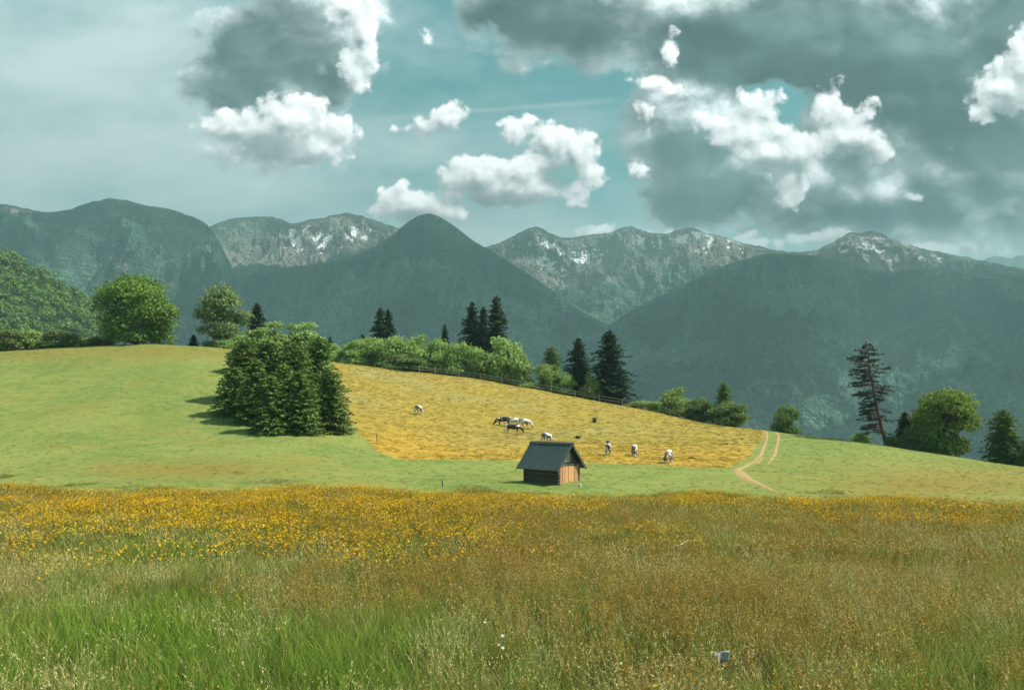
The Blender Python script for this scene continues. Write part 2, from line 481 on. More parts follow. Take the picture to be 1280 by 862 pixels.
c = t.mix(t.attr('m_dry'), green, dry)
mp = t.ramp(t.m('ADD', t.attr('m_past'), t.m('MULTIPLY', t.m('SUBTRACT', t.noise(pos, 0.55, 6, 0.75), 0.5), 2.2)), 0.30, 0.70)
c = t.mix(mp, c, past)
c = t.mix(t.attr('m_tall'), c, soil)
c = t.mix(t.attr('m_far'), c, (0.020, 0.035, 0.018))
bmp = t.m('ADD', t.m('MULTIPLY', pst, t.m('MULTIPLY_ADD', t.attr('m_past'), 0.8, 0.2)), t.m('MULTIPLY', pf, 0.5))
surf(t, c, 0.95, t.bump(bmp, 0.55, 0.16), spec=0.05)

us = np.concatenate([-np.geomspace(0.75, 4.5, 60)[::-1], np.linspace(-0.74, 0.74, 900), np.geomspace(0.75, 4.5, 60)])
Ds = np.concatenate([np.linspace(-80, 2, 40), np.linspace(2.3, 54, 180), np.linspace(54.25, 175, 430), np.geomspace(176, 3500, 90)])
DD, UU = np.meshgrid(Ds, us, indexing='ij')
XX = UU*(np.maximum(DD, 0)+8)
ZZ = hgt(XX, DD)
pyg = pxy(XX, DD)
mdry = np.clip(sst(fbm(XX/9, DD/6, 4, 91), 0.05, 0.55)*0.35 + 0.9*np.exp(-(((pyg[0]-1180)/170)**2+((pyg[1]-605)/22)**2)) + 0.8*np.exp(-(((pyg[0]-250)/140)**2+((pyg[1]-588)/12)**2)) + 0.6*np.exp(-(((pyg[1]-440)/10)**2))*(pyg[0] < 320), 0, 1)*(DD > 50)
mp_ = pasture_mask(XX, DD)
medge = mp_*np.clip(sst(pyg[1], 545, 575)*(pyg[0] < 960) + np.exp(-(((pyg[0]-500)/70)**2+((pyg[1]-555)/22)**2)), 0, 1)*0.8
ground_me = np_mesh('ground', np.stack([XX.ravel(), DD.ravel(), ZZ.ravel()], 1), grid_faces(len(Ds), len(us)), [M_GROUND], True,
    attrs={'m_past': mp_, 'm_tall': tall_mask(XX, DD), 'm_dry': mdry, 'm_edge': medge, 'm_far': sst(DD, 190, 260)})
link('ground', ground_me, kind='structure')

# ------------------------------------------------------------------ cart track worn into the hill
M_TRACK, t = material('bare_earth')
geo = t.n('ShaderNodeNewGeometry'); pos = geo.outputs['Position']
a = t.noise(pos, 1.3, 6, 0.7); b = t.noise(pos, 9.0, 4, 0.7)
c = t.mix(t.ramp(a, 0.3, 0.7), (0.25, 0.165, 0.072), (0.34, 0.25, 0.125))
c = t.mix(t.m('MULTIPLY', t.ramp(b, 0.5, 0.75), 0.5), c, (0.20, 0.12, 0.05))
surf(t, c, 0.95, t.bump(b, 0.8, 0.05), spec=0.05)
def ribbon(name, pts, parent=None, n=120, lift=0.05, jit=0.25, across=7):
    """pts: (photo x, photo y, width in metres) laid down on the ground"""
    P3 = []
    for (px, py, w) in pts:
        x, D, z = ground_hit(px, py); P3.append((x, D, w))
    P3 = np.array(P3); s = np.concatenate([[0], np.cumsum(np.hypot(np.diff(P3[:, 0]), np.diff(P3[:, 1])))])
    q = np.linspace(0, s[-1], n)
    P3[:, 2] *= 0.78
    X = np.interp(q, s, P3[:, 0]); Y = np.interp(q, s, P3[:, 1]); W = np.interp(q, s, P3[:, 2])
    k = np.ones(9)/9
    X = np.convolve(np.pad(X, 4, mode='edge'), k, 'valid'); Y = np.convolve(np.pad(Y, 4, mode='edge'), k, 'valid')
    tx = np.gradient(X); ty = np.gradient(Y); L = np.hypot(tx, ty)+1e-9; nx, ny = -ty/L, tx/L
    V = []
    for j in range(across):
        f = (j/(across-1)-0.5)
        e = abs(f)*2
        ww = W*(1 + jit*e*perlin(q/1.3+j*0.0+(17 if f > 0 else 0), q*0+3.3, 8) + jit*e*perlin(q/0.45+(7 if f > 0 else 0), q*0+1.3, 9))
        x = X+nx*f*ww; y = Y+ny*f*ww
        V.append(np.stack([x, y, hgt(x, y)+lift-0.10*(e**2)], 1))
    V = np.array(V).transpose(1, 0, 2).reshape(-1, 3)
    return V, grid_faces(n, across)
V1, F1 = ribbon('', [(958,539,.5),(958.5,546,.75),(957,554,.8),(952,564,.85),(946,573,.9),(935,579,1.0),(926,583,1.2),(920,588,1.3),(925,594,1.7),(938,601,1.5),(949,607,1.0),(962,613,.7),(985,620,.4)])
V2, F2 = ribbon('', [(969,539,.5),(973,546,.65),(972,555,.75),(969,564,.8),(965,572,.7),(959,580,.3)])
V3, F3 = ribbon('', [(931,580,.5),(945,577,1.0),(954,571,.6)], n=30)
tr = empty('track', (0, 0, 0), '', '')
COL.objects.unlink(tr); bpy.data.objects.remove(tr)
TV = np.concatenate([V1, V2, V3]); TF = np.concatenate([F1, F2+len(V1), F3+len(V1)+len(V2)])
link('track', np_mesh('track', TV, TF, [M_TRACK], True), kind='structure')

# ------------------------------------------------------------------ mountains
def mountain_mat(name, forest_a, forest_b, rock_a, rock_b, tree_px=14.0):
    m, t = material(name)
    geo = t.n('ShaderNodeNewGeometry'); pos = geo.outputs['Position']
    n0 = t.noise(pos, 0.0016, 7, 0.62); n1 = t.noise(pos, 0.007, 7, 0.7)
    vor = t.n('ShaderNodeTexVoronoi'); vor.inputs['Scale'].default_value = 1/tree_px; t.put(vor.inputs['Vector'], pos)
    vcol = t.sep(vor.outputs['Color'])[0]
    fo = t.mix(t.ramp(n1, 0.3, 0.72), forest_a, forest_b)
    fo = t.mix(t.ramp(n0, 0.42, 0.62), fo, tuple(v*1.9 for v in forest_b))
    fo = t.mix(t.m('MULTIPLY', vcol, 0.7), fo, tuple(v*0.4 for v in forest_a))
    ro = t.mix(t.ramp(n1, 0.38, 0.62), rock_a, rock_b)
    ro = t.mix(t.m('MULTIPLY', t.ramp(n0, 0.45, 0.6), 0.5), ro, tuple(v*1.15 for v in forest_b))
    rk = t.ramp(t.m('ADD', t.attr('rock'), t.m('MULTIPLY', t.m('SUBTRACT', n1, 0.5), 1.3)), 0.42, 0.58)
    c = t.mix(rk, fo, ro)
    n3 = t.noise(t.v('MULTIPLY', pos, (1.0, 0.5, 1.6)), 0.022, 6, 0.75)
    sn = t.ramp(t.m('ADD', t.attr('snow'), t.m('MULTIPLY', t.m('SUBTRACT', n3, 0.5), 2.6)), 0.50, 0.58)
    c = t.mix(sn, c, (0.85, 0.86, 0.88))
    h = t.m('ADD', t.m('MULTIPLY', n1, 3.0), t.m('MULTIPLY', vor.outputs['Distance'], 0.6))
    surf(t, c, 0.95, t.bump(h, 0.9, 34.0), spec=0.02)
    return m
M_MT = mountain_mat('mountain_slope', (0.030, 0.076, 0.056), (0.068, 0.122, 0.086), (0.11, 0.115, 0.10), (0.24, 0.235, 0.21))
RANGES = []
def range_mesh(name, prof, Dr, Db, zb, nu=700, nt=240, amp=120, L=420, seed=1, rock=(0.8, 0.95), snow=(0.7, 0.0), jag=5, power=1.1, aniso=2.2, mat=None, rockx=None, snowx=None, ridge_dir=0.0, back=0.35, bias=0.25):
    xs = [p[0] for p in prof]; ysr = [p[1] for p in prof]
    px = np.linspace(xs[0], xs[-1], nu)
    yr = mono(xs, ysr, px)
    D_r = np.interp(px, [d[0] for d in Dr], [d[1] for d in Dr]); D_b = np.interp(px, [d[0] for d in Db], [d[1] for d in Db])
    u = (px-640)/F
    zr = yz(yr, D_r)
    zr = zr + jag*fbm(u*D_r/60, u*0+seed, 5, seed+3, 0.6)
    tt = np.concatenate([np.linspace(0, 1, nt), np.linspace(1, 1+back, nt//5)[1:]])
    T, U = np.meshgrid(tt, u, indexing='ij')
    Dn = D_b[None, :]*(1-T)+D_r[None, :]*T
    X = U*Dn
    prof_t = np.where(T <= 1, np.clip(T, 0, 1)**power, 1-(T-1)*1.6)
    Z = zb + (zr[None, :]-zb)*prof_t
    wx = 0.35*fbm(X/900, Dn/900, 3, seed+7)
    xx = (X+ridge_dir*Dn)/L + wx; yy = (Dn-ridge_dir*X)/(L*aniso) + wx
    rd = ridged(xx, yy, 6, seed, 0.52)
    fine = ridged(xx*5.1, yy*5.1*aniso*0.6, 4, seed+50, 0.6)
    w = np.clip(T, 0, 1)**0.6*np.clip(np.abs(1-T)*9, 0, 1)**0.7*(np.where(T > 1, .6, 1))
    d = amp*w*(rd-bias) + amp*0.22*w*fine + 10*np.clip(np.abs(1-T)*20, 0, 1)*fbm(X/90, Dn/90, 4, seed+77)
    Z = Z + d
    # keep the skyline: nothing in front of the ridge may rise above it
    lim = zr[None, :]/D_r[None, :]*Dn - 2.0*np.abs(1-T)*60
    Z = np.where(T < 1, np.minimum(Z, lim), Z)
    blur = gsm(gsm(Z, 5, 0), 7, 1)
    conc = np.clip((blur-Z)/(amp*0.12), -1, 1)
    PX = np.broadcast_to(px, T.shape)
    PY = HY - F*Z/Dn
    rk = sst(Z/np.maximum(zr[None, :], 1), rock[0], rock[1])
    if rockx is not None: rk = np.clip(rk*rockx(PX, PY), 0, 1.0)
    sn = np.zeros_like(Z)
    if snow[1] > 0:
        sn = snow[1]*sst(T, snow[0], snow[0]+0.12)*np.clip(0.35+0.65*conc+0.5*fbm(X/130, Dn/200, 4, seed+5), 0, 1.2)
        if snowx is not None: sn = sn*snowx(PX, PY)
    RANGES.append((PX.ravel(), PY.ravel(), Dn.ravel(), (T <= 1).ravel()))
    me = np_mesh(name, np.stack([X.ravel(), Dn.ravel(), Z.ravel()], 1), grid_faces(len(tt), nu), [mat or M_MT], True, attrs={'rock': rk, 'snow': sn})
    return link(name, me, kind='structure')
def blobs(lst, base=0.0):
    return lambda X, Y: np.clip(base + sum(k*np.exp(-(((X-cx)/rx)**2+((Y-cy)/ry)**2)) for (cx, cy, rx, ry, k) in lst), 0, 1.6)

range_mesh('far_mountains', [(1150,350),(1215,338),(1235,322),(1250,320),(1262,323),(1275,319),(1300,326),(1420,335)], [(0,11500),(1500,11500)], [(0,9500),(1500,9500)], -200, 300, 80, amp=160, L=500, seed=91, rock=(0.2,0.5), snow=(0.3,0.8))
# bare limestone basin with snow in its gullies, behind the wooded pyramid
range_mesh('mountains', [(120,345),(180,312),(230,299),(262,283),(275,278),(290,273),(312,271),(335,270.5),(352,274),(366,279),(385,275),(405,272),(420,268),(432,266),(450,270),(466,274),(480,279),(500,286),(540,305),(600,345),(660,390)],
    [(0,6300),(1300,6300)], [(0,3900),(1300,3900)], -150, 620, 300, amp=210, L=380, seed=12, rock=(0.45,0.75), snow=(0.55,1.25), power=0.95, aniso=1.5, jag=16,
    rockx=blobs([(275,325,28,40,1.3),(330,305,60,20,1.0),(420,300,70,25,1.4)], 0.35), snowx=blobs([(385,300,26,14,1.5),(440,293,20,10,1.3),(370,287,10,6,.8)], 0.15))
range_mesh('mountains', [(520,352),(560,330),(590,315),(605,309),(620,305),(640,296),(655,288),(668,283),(680,287),(700,296),(712,297),(740,293),(765,290),(776,285),(787,283),(800,287),(815,291),(830,292),(850,286),(862,284),(885,292),(905,296),(925,303),(950,308),(965,312),(1000,315),(1020,312),(1040,303),(1055,294),(1065,290),(1075,291.5),(1085,288.5),(1100,291),(1115,298),(1130,304),(1160,312),(1200,320),(1240,328),(1280,336),(1360,352),(1450,370)],
    [(0,6400),(640,6300),(900,5900),(1300,5600)], [(0,3600),(1300,3600)], -200, 900, 320, amp=230, L=430, seed=33, rock=(0.40,0.75), snow=(0.58,1.25), power=1.0, aniso=1.5, jag=14,
    rockx=blobs([(700,330,90,30,1.2),(860,300,90,20,1.2),(1110,305,90,20,1.3),(640,320,40,20,1.)], 0.45), snowx=blobs([(700,318,40,24,1.0),(875,300,60,14,1.2),(800,295,60,10,.9),(1100,308,60,14,1.6),(1190,322,50,8,.7)], 0.15))
# the big wooded mountain on the left
range_mesh('mountains', [(-260,270),(-160,262),(-80,258),(0,255),(30,260),(60,265),(85,262),(100,257),(120,251),(140,248),(155,250),(180,256),(215,262),(235,269),(250,275),(262,284),(272,299),(284,322),(300,352),(330,400),(380,470)],
    [(-300,5200),(100,4800),(260,4600),(400,3800)], [(-300,2300),(400,2500)], -300, 620, 260, amp=330, L=480, seed=5, rock=(0.3,0.45), snow=(0.9,0), power=1.18, jag=8, bias=0.4,
    rockx=blobs([(262,310,9,26,.5),(30,261,50,5,1.0),(128,318,45,14,.45),(150,335,20,8,.5)], 0.0))
# wooded pyramid in the middle
range_mesh('mountains', [(180,420),(250,378),(280,354),(310,343),(340,337),(370,333),(400,329),(430,323),(455,314),(480,300),(495,290),(505,281),(515,274),(525,269),(535,267),(545,269),(558,276),(570,284),(585,296),(600,306),(620,317),(640,329),(660,342),(680,356),(700,369),(720,382),(740,393),(760,404),(800,422),(860,450)],
    [(0,5000),(900,4500)], [(0,2300),(1300,2300)], -320, 700, 260, amp=300, L=430, seed=61, rock=(1.2,1.4), power=1.25, jag=5, bias=0.45)
# long wooded flank on the right
range_mesh('mountains', [(640,475),(700,436),(735,418),(765,404),(785,390),(800,382),(820,372),(842,362),(860,352),(880,342),(905,332),(930,324),(965,317),(1000,318),(1040,322),(1075,333),(1110,340),(1150,336),(1190,338),(1240,342),(1280,346),(1340,356),(1450,372)],
    [(600,4200),(1300,4700)], [(0,1900),(1500,1900)], -330, 800, 260, amp=330, L=460, seed=81, rock=(1.2,1.4), power=1.3, jag=5, ridge_dir=-0.45, bias=0.45)

# ------------------------------------------------------------------ unseen cloud sheet added to shade the mountains, holes cut where slopes are lit
M_SHADE_CLOUD, t = material('shade_cloud')
d_ = t.n('ShaderNodeBsdfDiffuse'); d_.inputs[0].default_value = (0.9, 0.9, 0.9, 1)
r_ = t.n('ShaderNodeBsdfTranslucent'); r_.inputs[0].default_value = (0.9, 0.9, 0.9, 1)
mx_ = t.n('ShaderNodeMixShader'); mx_.inputs[0].default_value = 0.7
t.put(mx_.inputs[1], d_.outputs[0]); t.put(mx_.inputs[2], r_.outputs[0]); tr_ = t.n('ShaderNodeBsdfTransparent'); m2_ = t.n('ShaderNodeMixShader'); m2_.inputs[0].default_value = 0.36
t.put(m2_.inputs[1], mx_.outputs[0]); t.put(m2_.inputs[2], tr_.outputs[0]); t.put(t.out.inputs[0], m2_.outputs[0])
HC = 4300.0
cx = np.linspace(-7500, 12000, 420); cy = np.linspace(1500, 8200, 190)
CX, CY = np.meshgrid(cx, cy, indexing='xy')
def sheet_xy(px, py, D):
    P_ = np.array([(px-640)/F*D, D, yz(py, D)])
    return (P_ + SDIR*(HC-P_[2])/SDIR[2])[:2]
def slope_dist(px, py):
    """distance of the nearest mountain slope seen at this place"""
    best = 5000.0
    c_ = []
    for X_, Y_, D_, ok in RANGES:
        k_ = (np.abs(X_-px) < 2.5) & (np.abs(Y_-py) < 3.0) & ok
        if k_.any(): c_.append(D_[k_].min())
    return min(c_) if c_ else best
LIT = [(268,300,10,12),(275,322,14,16),(282,338,10,8),(300,312,22,7),(330,316,30,8),(360,322,26,6),(420,296,40,12),(385,305,26,9),(455,285,26,8),(300,290,18,5),(470,296,22,6),
       (640,306,26,10),(670,318,34,14),(700,335,34,16),(720,352,26,14),(735,368,22,12),(760,378,26,12),(775,390,16,8),(750,350,30,12),(790,370,20,8),(810,352,24,8),(780,325,40,12),(720,310,40,10),(830,335,30,10),(850,310,40,8),(890,308,30,7),(935,308,22,5),(825,365,20,6),
       (1055,300,16,6),(1090,302,30,8),(1130,315,34,6),(1180,324,34,5),(1230,333,30,4),(160,300,40,7),(110,312,34,6),(200,316,30,5),(175,340,24,5),
       (1000,514,30,6),(1030,506,27,6),(1055,500,24,6),(1080,490,24,8),(1102,481,21,8),(1122,474,19,8),(1142,466,18,6),(1160,458,15,6),(1180,452,13,4),(1200,445,12,3),(1225,435,10,3),(1100,505,21,6),(1060,518,21,4),(20,262,40,2)]
hole = np.zeros_like(CX)
for (px_, py_, rx_, ry_) in LIT:
    D_ = slope_dist(px_, py_); D2_ = slope_dist(px_, py_-ry_)
    q = sheet_xy(px_, py_, D_); sxm = rx_/F*D_*1.15; sym = np.clip(abs(D2_-D_), ry_/F*D_*1.2, ry_/F*D_*4)
    hole = np.maximum(hole, 1.25-np.sqrt(((CX-q[0])/sxm)**2+((CY-q[1])/sym)**2)*0.52)
hole = hole + 0.30*fbm(CX/330, CY/330, 5, 404)
zt = HC + 130 + 260*np.clip(fbm(CX/600, CY/600, 5, 7), -.3, 1)
zl = HC + 20*fbm(CX/300, CY/300, 4, 8)
V = np.concatenate([np.stack([CX.ravel(), CY.ravel(), zl.ravel()], 1), np.stack([CX.ravel(), CY.ravel(), zt.ravel()], 1)])
gf = grid_faces(len(cy), len(cx)); keep = (hole.ravel()[gf].mean(1) < 0.22)
gk = gf[keep]; nV = CX.size
link('shade_cloud_sheet', np_mesh('shade_cloud_sheet', V, np.concatenate([gk[:, ::-1], gk+nV]), [M_SHADE_CLOUD], True), kind='stuff')

# ------------------------------------------------------------------ haze
hb = bpy.data.meshes.new('haze'); bm = bmesh.new()
bmesh.ops.create_cube(bm, size=1.0)
for v in bm.verts:
    v.co = Vector((-9500 if v.co.x < 0 else 9500, -400 if v.co.y < 0 else 14000, -460 if v.co.z < 0 else 1700))
bm.to_mesh(hb); bm.free()
m, t = material('haze_air')
pv = t.n('ShaderNodeVolumePrincipled')
pv.inputs['Color'].default_value = (0.62, 0.97, 1.0, 1)
pv.inputs['Density'].default_value = 0.000130
pv.inputs['Anisotropy'].default_value = 0.0
t.put(t.out.inputs['Volume'], pv.outputs[0])
hb.materials.append(m)
link('haze', hb, kind='stuff')

# ------------------------------------------------------------------ foliage
def leaf_mat(name, a, b, c2, trans=0.3, sc=0.5):
    m, t = material(name)
    g = t.n('ShaderNodeNewGeometry')
    oi = t.n('ShaderNodeObjectInfo')
    n = t.noise(g.outputs['Position'], sc, 3, 0.6)
    c = t.mix(g.outputs['Random Per Island'], a, b)
    c = t.mix(t.m('MULTIPLY', t.ramp(n, 0.4, 0.7), 0.6), c, c2)
    h = t.n('ShaderNodeHueSaturation')
    t.put(h.inputs['Value'], t.ramp(oi.outputs['Random'], 0, 1, 0.85, 1.15, False))
    t.put(h.inputs['Hue'], t.ramp(oi.outputs['Random'], 0, 1, 0.49, 0.51, False))
    t.put(h.inputs['Color'], c)
    leafy(t, h.outputs[0], trans)
    return m
L_BROAD = leaf_mat('broad_leaves', (0.096, 0.168, 0.034), (0.183, 0.268, 0.061), (0.207, 0.253, 0.061))
L_LIME = leaf_mat('lime_leaves', (0.193, 0.301, 0.073), (0.344, 0.433, 0.148), (0.283, 0.372, 0.126), 0.35)
L_BUSHD = leaf_mat('bush_leaves', (0.106, 0.167, 0.050), (0.194, 0.256, 0.091), (0.212, 0.239, 0.101))
L_ASH = leaf_mat('loose_leaves', (0.161, 0.259, 0.086), (0.324, 0.410, 0.161), (0.173, 0.216, 0.130))
L_CHEST = leaf_mat('flowering_leaves', (0.096, 0.181, 0.032), (0.238, 0.299, 0.073), (0.270, 0.271, 0.081))
L_SPR = leaf_mat('spruce_needles', (0.028, 0.052, 0.028), (0.078, 0.103, 0.062), (0.052, 0.078, 0.045), 0.12, 1.2)
L_YSP = leaf_mat('young_spruce_needles', (0.070, 0.125, 0.034), (0.230, 0.300, 0.080), (0.150, 0.230, 0.055), 0.2, 0.7)
L_PINE = leaf_mat('pine_needles', (0.029, 0.034, 0.029), (0.085, 0.078, 0.065), (0.065, 0.058, 0.049), 0.1, 1.0)
L_WOOD = leaf_mat('woodland_leaves', (0.074, 0.141, 0.036), (0.166, 0.250, 0.059), (0.110, 0.141, 0.059), 0.25, 0.045)
def bark_mat(name, a, b):
    m, t = material(name)
    tcx = t.n('ShaderNodeTexCoord')
    n = t.noise(t.v('MULTIPLY', tcx.outputs['Object'], (6, 6, 1.2)), 2.0, 5, 0.7)
    surf(t, t.mix(t.ramp(n, 0.35, 0.65), a, b), 0.95, t.bump(n, 0.8, 0.05), spec=0.1)
    return m
BARK = bark_mat('bark', (0.045, 0.032, 0.024), (0.12, 0.095, 0.075))
PBARK = bark_mat('pine_bark', (0.10, 0.055, 0.035), (0.20, 0.12, 0.085))

def quads(C, A, B):
    """quads centred at C with half axes A and B (n,3 each) -> leaf shaped (tapered) quads"""
    n = len(C)
    V = np.stack([C-A, C+B*0.9+A*0.05, C+A, C-B*0.9+A*0.05], 1).reshape(-1, 3)
    return V, np.arange(4*n).reshape(n, 4)
def unit(v): return v/(np.linalg.norm(v, axis=1, keepdims=True)+1e-9)
def tube(pts, rad, k=6):
    pts = np.array(pts, float); n = len(pts); V = []
    for i in range(n):
        d = pts[min(i+1, n-1)]-pts[max(i-1, 0)]; d = d/(np.linalg.norm(d)+1e-9)
        a = np.cross(d, [0.3, 1, 0.1]); a /= np.linalg.norm(a); b = np.cross(d, a)
        for j in range(k):
            th = 2*np.pi*j/k; V.append(pts[i]+rad[i]*(a*np.cos(th)+b*np.sin(th)))
    Fc = []
    for i in range(n-1):
        for j in range(k):
            Fc.append([i*k+j, i*k+(j+1) % k, (i+1)*k+(j+1) % k, (i+1)*k+j])
    return np.array(V), np.array(Fc)
def join(parts):
    Vs = []; Fs = []; o = 0
    for V, Fc in parts:
        Vs.append(V); Fs.append(np.asarray(Fc)+o); o += len(V)
    return np.concatenate(Vs), np.concatenate(Fs)

def broad_tree(name, h, rx, crown_lo, seed, mat, n=9000, leaf=0.22, lobes=34, shape='egg', trunk_r=0.28, gap=0.0):
    rg = np.random.default_rng(seed)
    ch = h-crown_lo
    cen = []
    while len(cen) < lobes:
        p = rg.uniform(-1, 1, 3)
        if np.linalg.norm(p) > 1: continue
        zz = (p[2]+1)/2
        if shape == 'egg': w = np.clip(1.08-0.75*max(zz-0.35, 0)/0.65, .1, 1)*(0.75+0.5*min(zz/0.35, 1)*.5)
        elif shape == 'egg2': w = np.interp(zz, [0, .25, .5, .75, 1], [0.90, 1.0, 0.95, 0.80, 0.50])
        elif shape == 'dome': w = np.sqrt(max(1-(zz*0.95)**2, 0.05))
        elif shape == 'column': w = np.clip(1.0-0.55*zz, .2, 1)
        else: w = 1.0-0.55*abs(zz-0.4)
        q = np.array([p[0]*w, p[1]*w, zz])
        if shape != 'dome' and np.hypot(p[0], p[1]) < 0.35 and 0.1 < zz < 0.75 and rg.random() < 0.7: continue
        cen.append(q)
    cen = np.array(cen)
    lr = rx*rg.uniform(0.24, 0.42, lobes)
    C = np.stack([cen[:, 0]*(rx-lr*0.7), cen[:, 1]*(rx-lr*0.7), crown_lo+lr*0.6+cen[:, 2]*(ch-lr*1.6)], 1)
    if shape in ('dome', 'egg2'):
        k_ = np.arange(lobes) < lobes*(0.45 if shape == 'dome' else 0.28)
        C[k_, 2] = lr[k_]*rg.uniform(0.3, 0.9, k_.sum())
        if shape == 'egg2': C[k_, :2] *= 0.8
    C[:, 2] += rg.normal(size=lobes)*0.05*h*(C[:, 2] > 0.5*h)
    k = rg.choice(lobes, n, p=lr**2/np.sum(lr**2))
    d = unit(rg.normal(size=(n, 3))); d[:, 2] = np.where(d[:, 2] < -0.3, -d[:, 2]*0.6, d[:, 2]); d = unit(d)
    rr = lr[k]*(0.55+0.62*rg.random(n)**0.8)*(1+0.30*np.sin(d[:, 0]*7+k)*np.cos(d[:, 2]*6+k*1.7))
    Pq = C[k]+d*rr[:, None]*np.array([1, 1, 0.8])
    if gap:
        keep = perlin(Pq[:, 0]/1.1+Pq[:, 1]*0.7, Pq[:, 2]/0.9, seed) > -0.35+gap*0.3
        Pq, d = Pq[keep], d[keep]
    zt_ = np.percentile(Pq[:, 2], 99.7); rt_ = np.percentile(np.abs(Pq[:, :2]), 99.5)
    Pq = Pq*np.array([rx/rt_, rx/rt_, h/zt_]); C = C*np.array([rx/rt_, rx/rt_, h/zt_])
    Pq[:, 2] = np.maximum(Pq[:, 2], 0.12)
    nn = len(Pq)
    nrm = unit(d+rg.normal(size=(nn, 3))*0.75)
    a = unit(np.cross(nrm, rg.normal(size=(nn, 3)))); b = np.cross(nrm, a)
    s = leaf*rg.uniform(0.6, 1.35, nn)[:, None]
    V, Fc = quads(Pq, a*s, b*s*0.75)
    crown = np_mesh(name+'_crown', V, Fc, [mat])
    parts = []
    top = np.array([0.05*rx, 0, crown_lo+ch*0.75])
    z = np.linspace(0, 1, 8)
    parts.append(tube([[0.04*rx*math.sin(q*4), 0.03*rx*math.cos(q*3), q*top[2]] for q in z], [trunk_r*(1.25-1.05*q) for q in z], 8))
    for i in rg.choice(lobes, min(12, lobes), replace=False):
        z0 = rg.uniform(0.15, 0.6)*top[2]
        e = C[i]; st = np.array([0, 0, z0])
        mid = st*0.5+e*0.5+np.array([0, 0, -0.08*h*rg.random()])
        parts.append(tube([st, mid, e], [trunk_r*0.42, trunk_r*0.25, trunk_r*0.08], 5))
    V, Fc = join(parts)
    return crown, np_mesh(name+'_trunk', V, Fc, [BARK], True)

def spruce_tree(name, h, r, seed, mat, z0=0.05, whorl=0.36, per=9, step=0.26, droop=0.35, leaf=(0.24, 0.10), fill=1.0, power=0.85, irregular=0.25, lay=2, rnd=0.3):
    rg = np.random.default_rng(seed)
    Cs, As, Bs = [], [], []
    z = z0*h
    limbs = []
    ph = rg.uniform(0, 6)
    side = 1+0.12*np.sin(np.arange(64)/64*2*np.pi*2+ph)
    while z < h*0.985:
        f = (z-z0*h)/(h-z0*h)
        Lz = r*(1-f)**power*(0.92+0.16*rg.random())+0.10
        nb = max(4, int(per*(0.45+0.55*(1-f))))
        a0 = rg.uniform(0, 6.28)
        for bi in range(nb):
            a = a0+bi*2*np.pi/nb+rg.normal()*0.18
            L = Lz*(1+irregular*rg.normal()*0.7)*side[int((a % 6.283)/6.2832*63)]
            L = max(L, 0.12)
            if rg.random() < 0.05: L *= 0.5
            ns = max(2, int(L/step))
            s = (np.arange(ns)+rg.random(ns)*0.8)/ns
            up = 0.25 if f > 0.6 else 0.05
            zz = z+L*(up*s-droop*s**2*(1.15-f*0.6))+0.06*rnd*2*rg.normal(size=ns)+0.35*(rg.random()-.5)*L*s
            base = np.stack([np.cos(a)*L*s, np.sin(a)*L*s, zz], 1)
            out = np.array([np.cos(a), np.sin(a), 0]); lat = np.array([-np.sin(a), np.cos(a), 0])
            for q in range(lay):
                for sd in (-1, 1):
                    w = (1-s*0.75)*0.42*L*0.5*(rg.random(ns)*0.9+0.15)*fill
                    Cc = base+lat*(sd*w)[:, None]+np.array([0, 0, 1])*(-0.05-0.35*w*rg.random(ns))[:, None]
                    ax = unit(out*0.8+lat*sd*0.75+np.array([0, 0, -0.25])+rg.normal(size=(ns, 3))*rnd)
                    bx = unit(np.cross(ax, np.array([0, 0, 1.0])+rg.normal(size=(ns, 3))*0.5))
                    sz = rg.uniform(0.7, 1.3, ns)[:, None]*(0.75+0.25*min(1, L))
                    Cs.append(Cc); As.append(ax*leaf[0]*sz); Bs.append(bx*leaf[1]*sz)
            if bi % 3 == 0 and L > 0.8:
                limbs.append(tube([[0, 0, z], [out[0]*L*.5, out[1]*L*.5, z+L*(up*.5-droop*.25)], [out[0]*L*.85, out[1]*L*.85, z+L*(up*.85-droop*.72)]], [0.035, 0.022, 0.008], 3))
        z += whorl*(0.75+0.5*rg.random())*(1-0.35*f)
    # leader
    n = 10
    Cs.append(np.stack([rg.normal(size=n)*0.03, rg.normal(size=n)*0.03, h-0.5+0.55*np.arange(n)/n], 1))
    As.append(np.tile([0.05, 0, 0.20], (n, 1))*rg.choice([-1, 1], (n, 1))+0); Bs.append(np.tile([0, 0.06, 0.02], (n, 1)))
    C_, A_, B_ = np.concatenate(Cs), np.concatenate(As), np.concatenate(Bs)
    C_[:, 2] = np.maximum(C_[:, 2], 0.06)
    V, Fc = quads(C_, A_, B_)
    crown = np_mesh(name+'_crown', V, Fc, [mat])
    tp = tube([[0, 0, q*h*0.97] for q in np.linspace(0, 1, 6)], [0.018*h*(1.08-q) for q in np.linspace(0, 1, 6)], 7)
    V, Fc = join([tp]+limbs)
    return crown, np_mesh(name+'_trunk', V, Fc, [BARK], True)

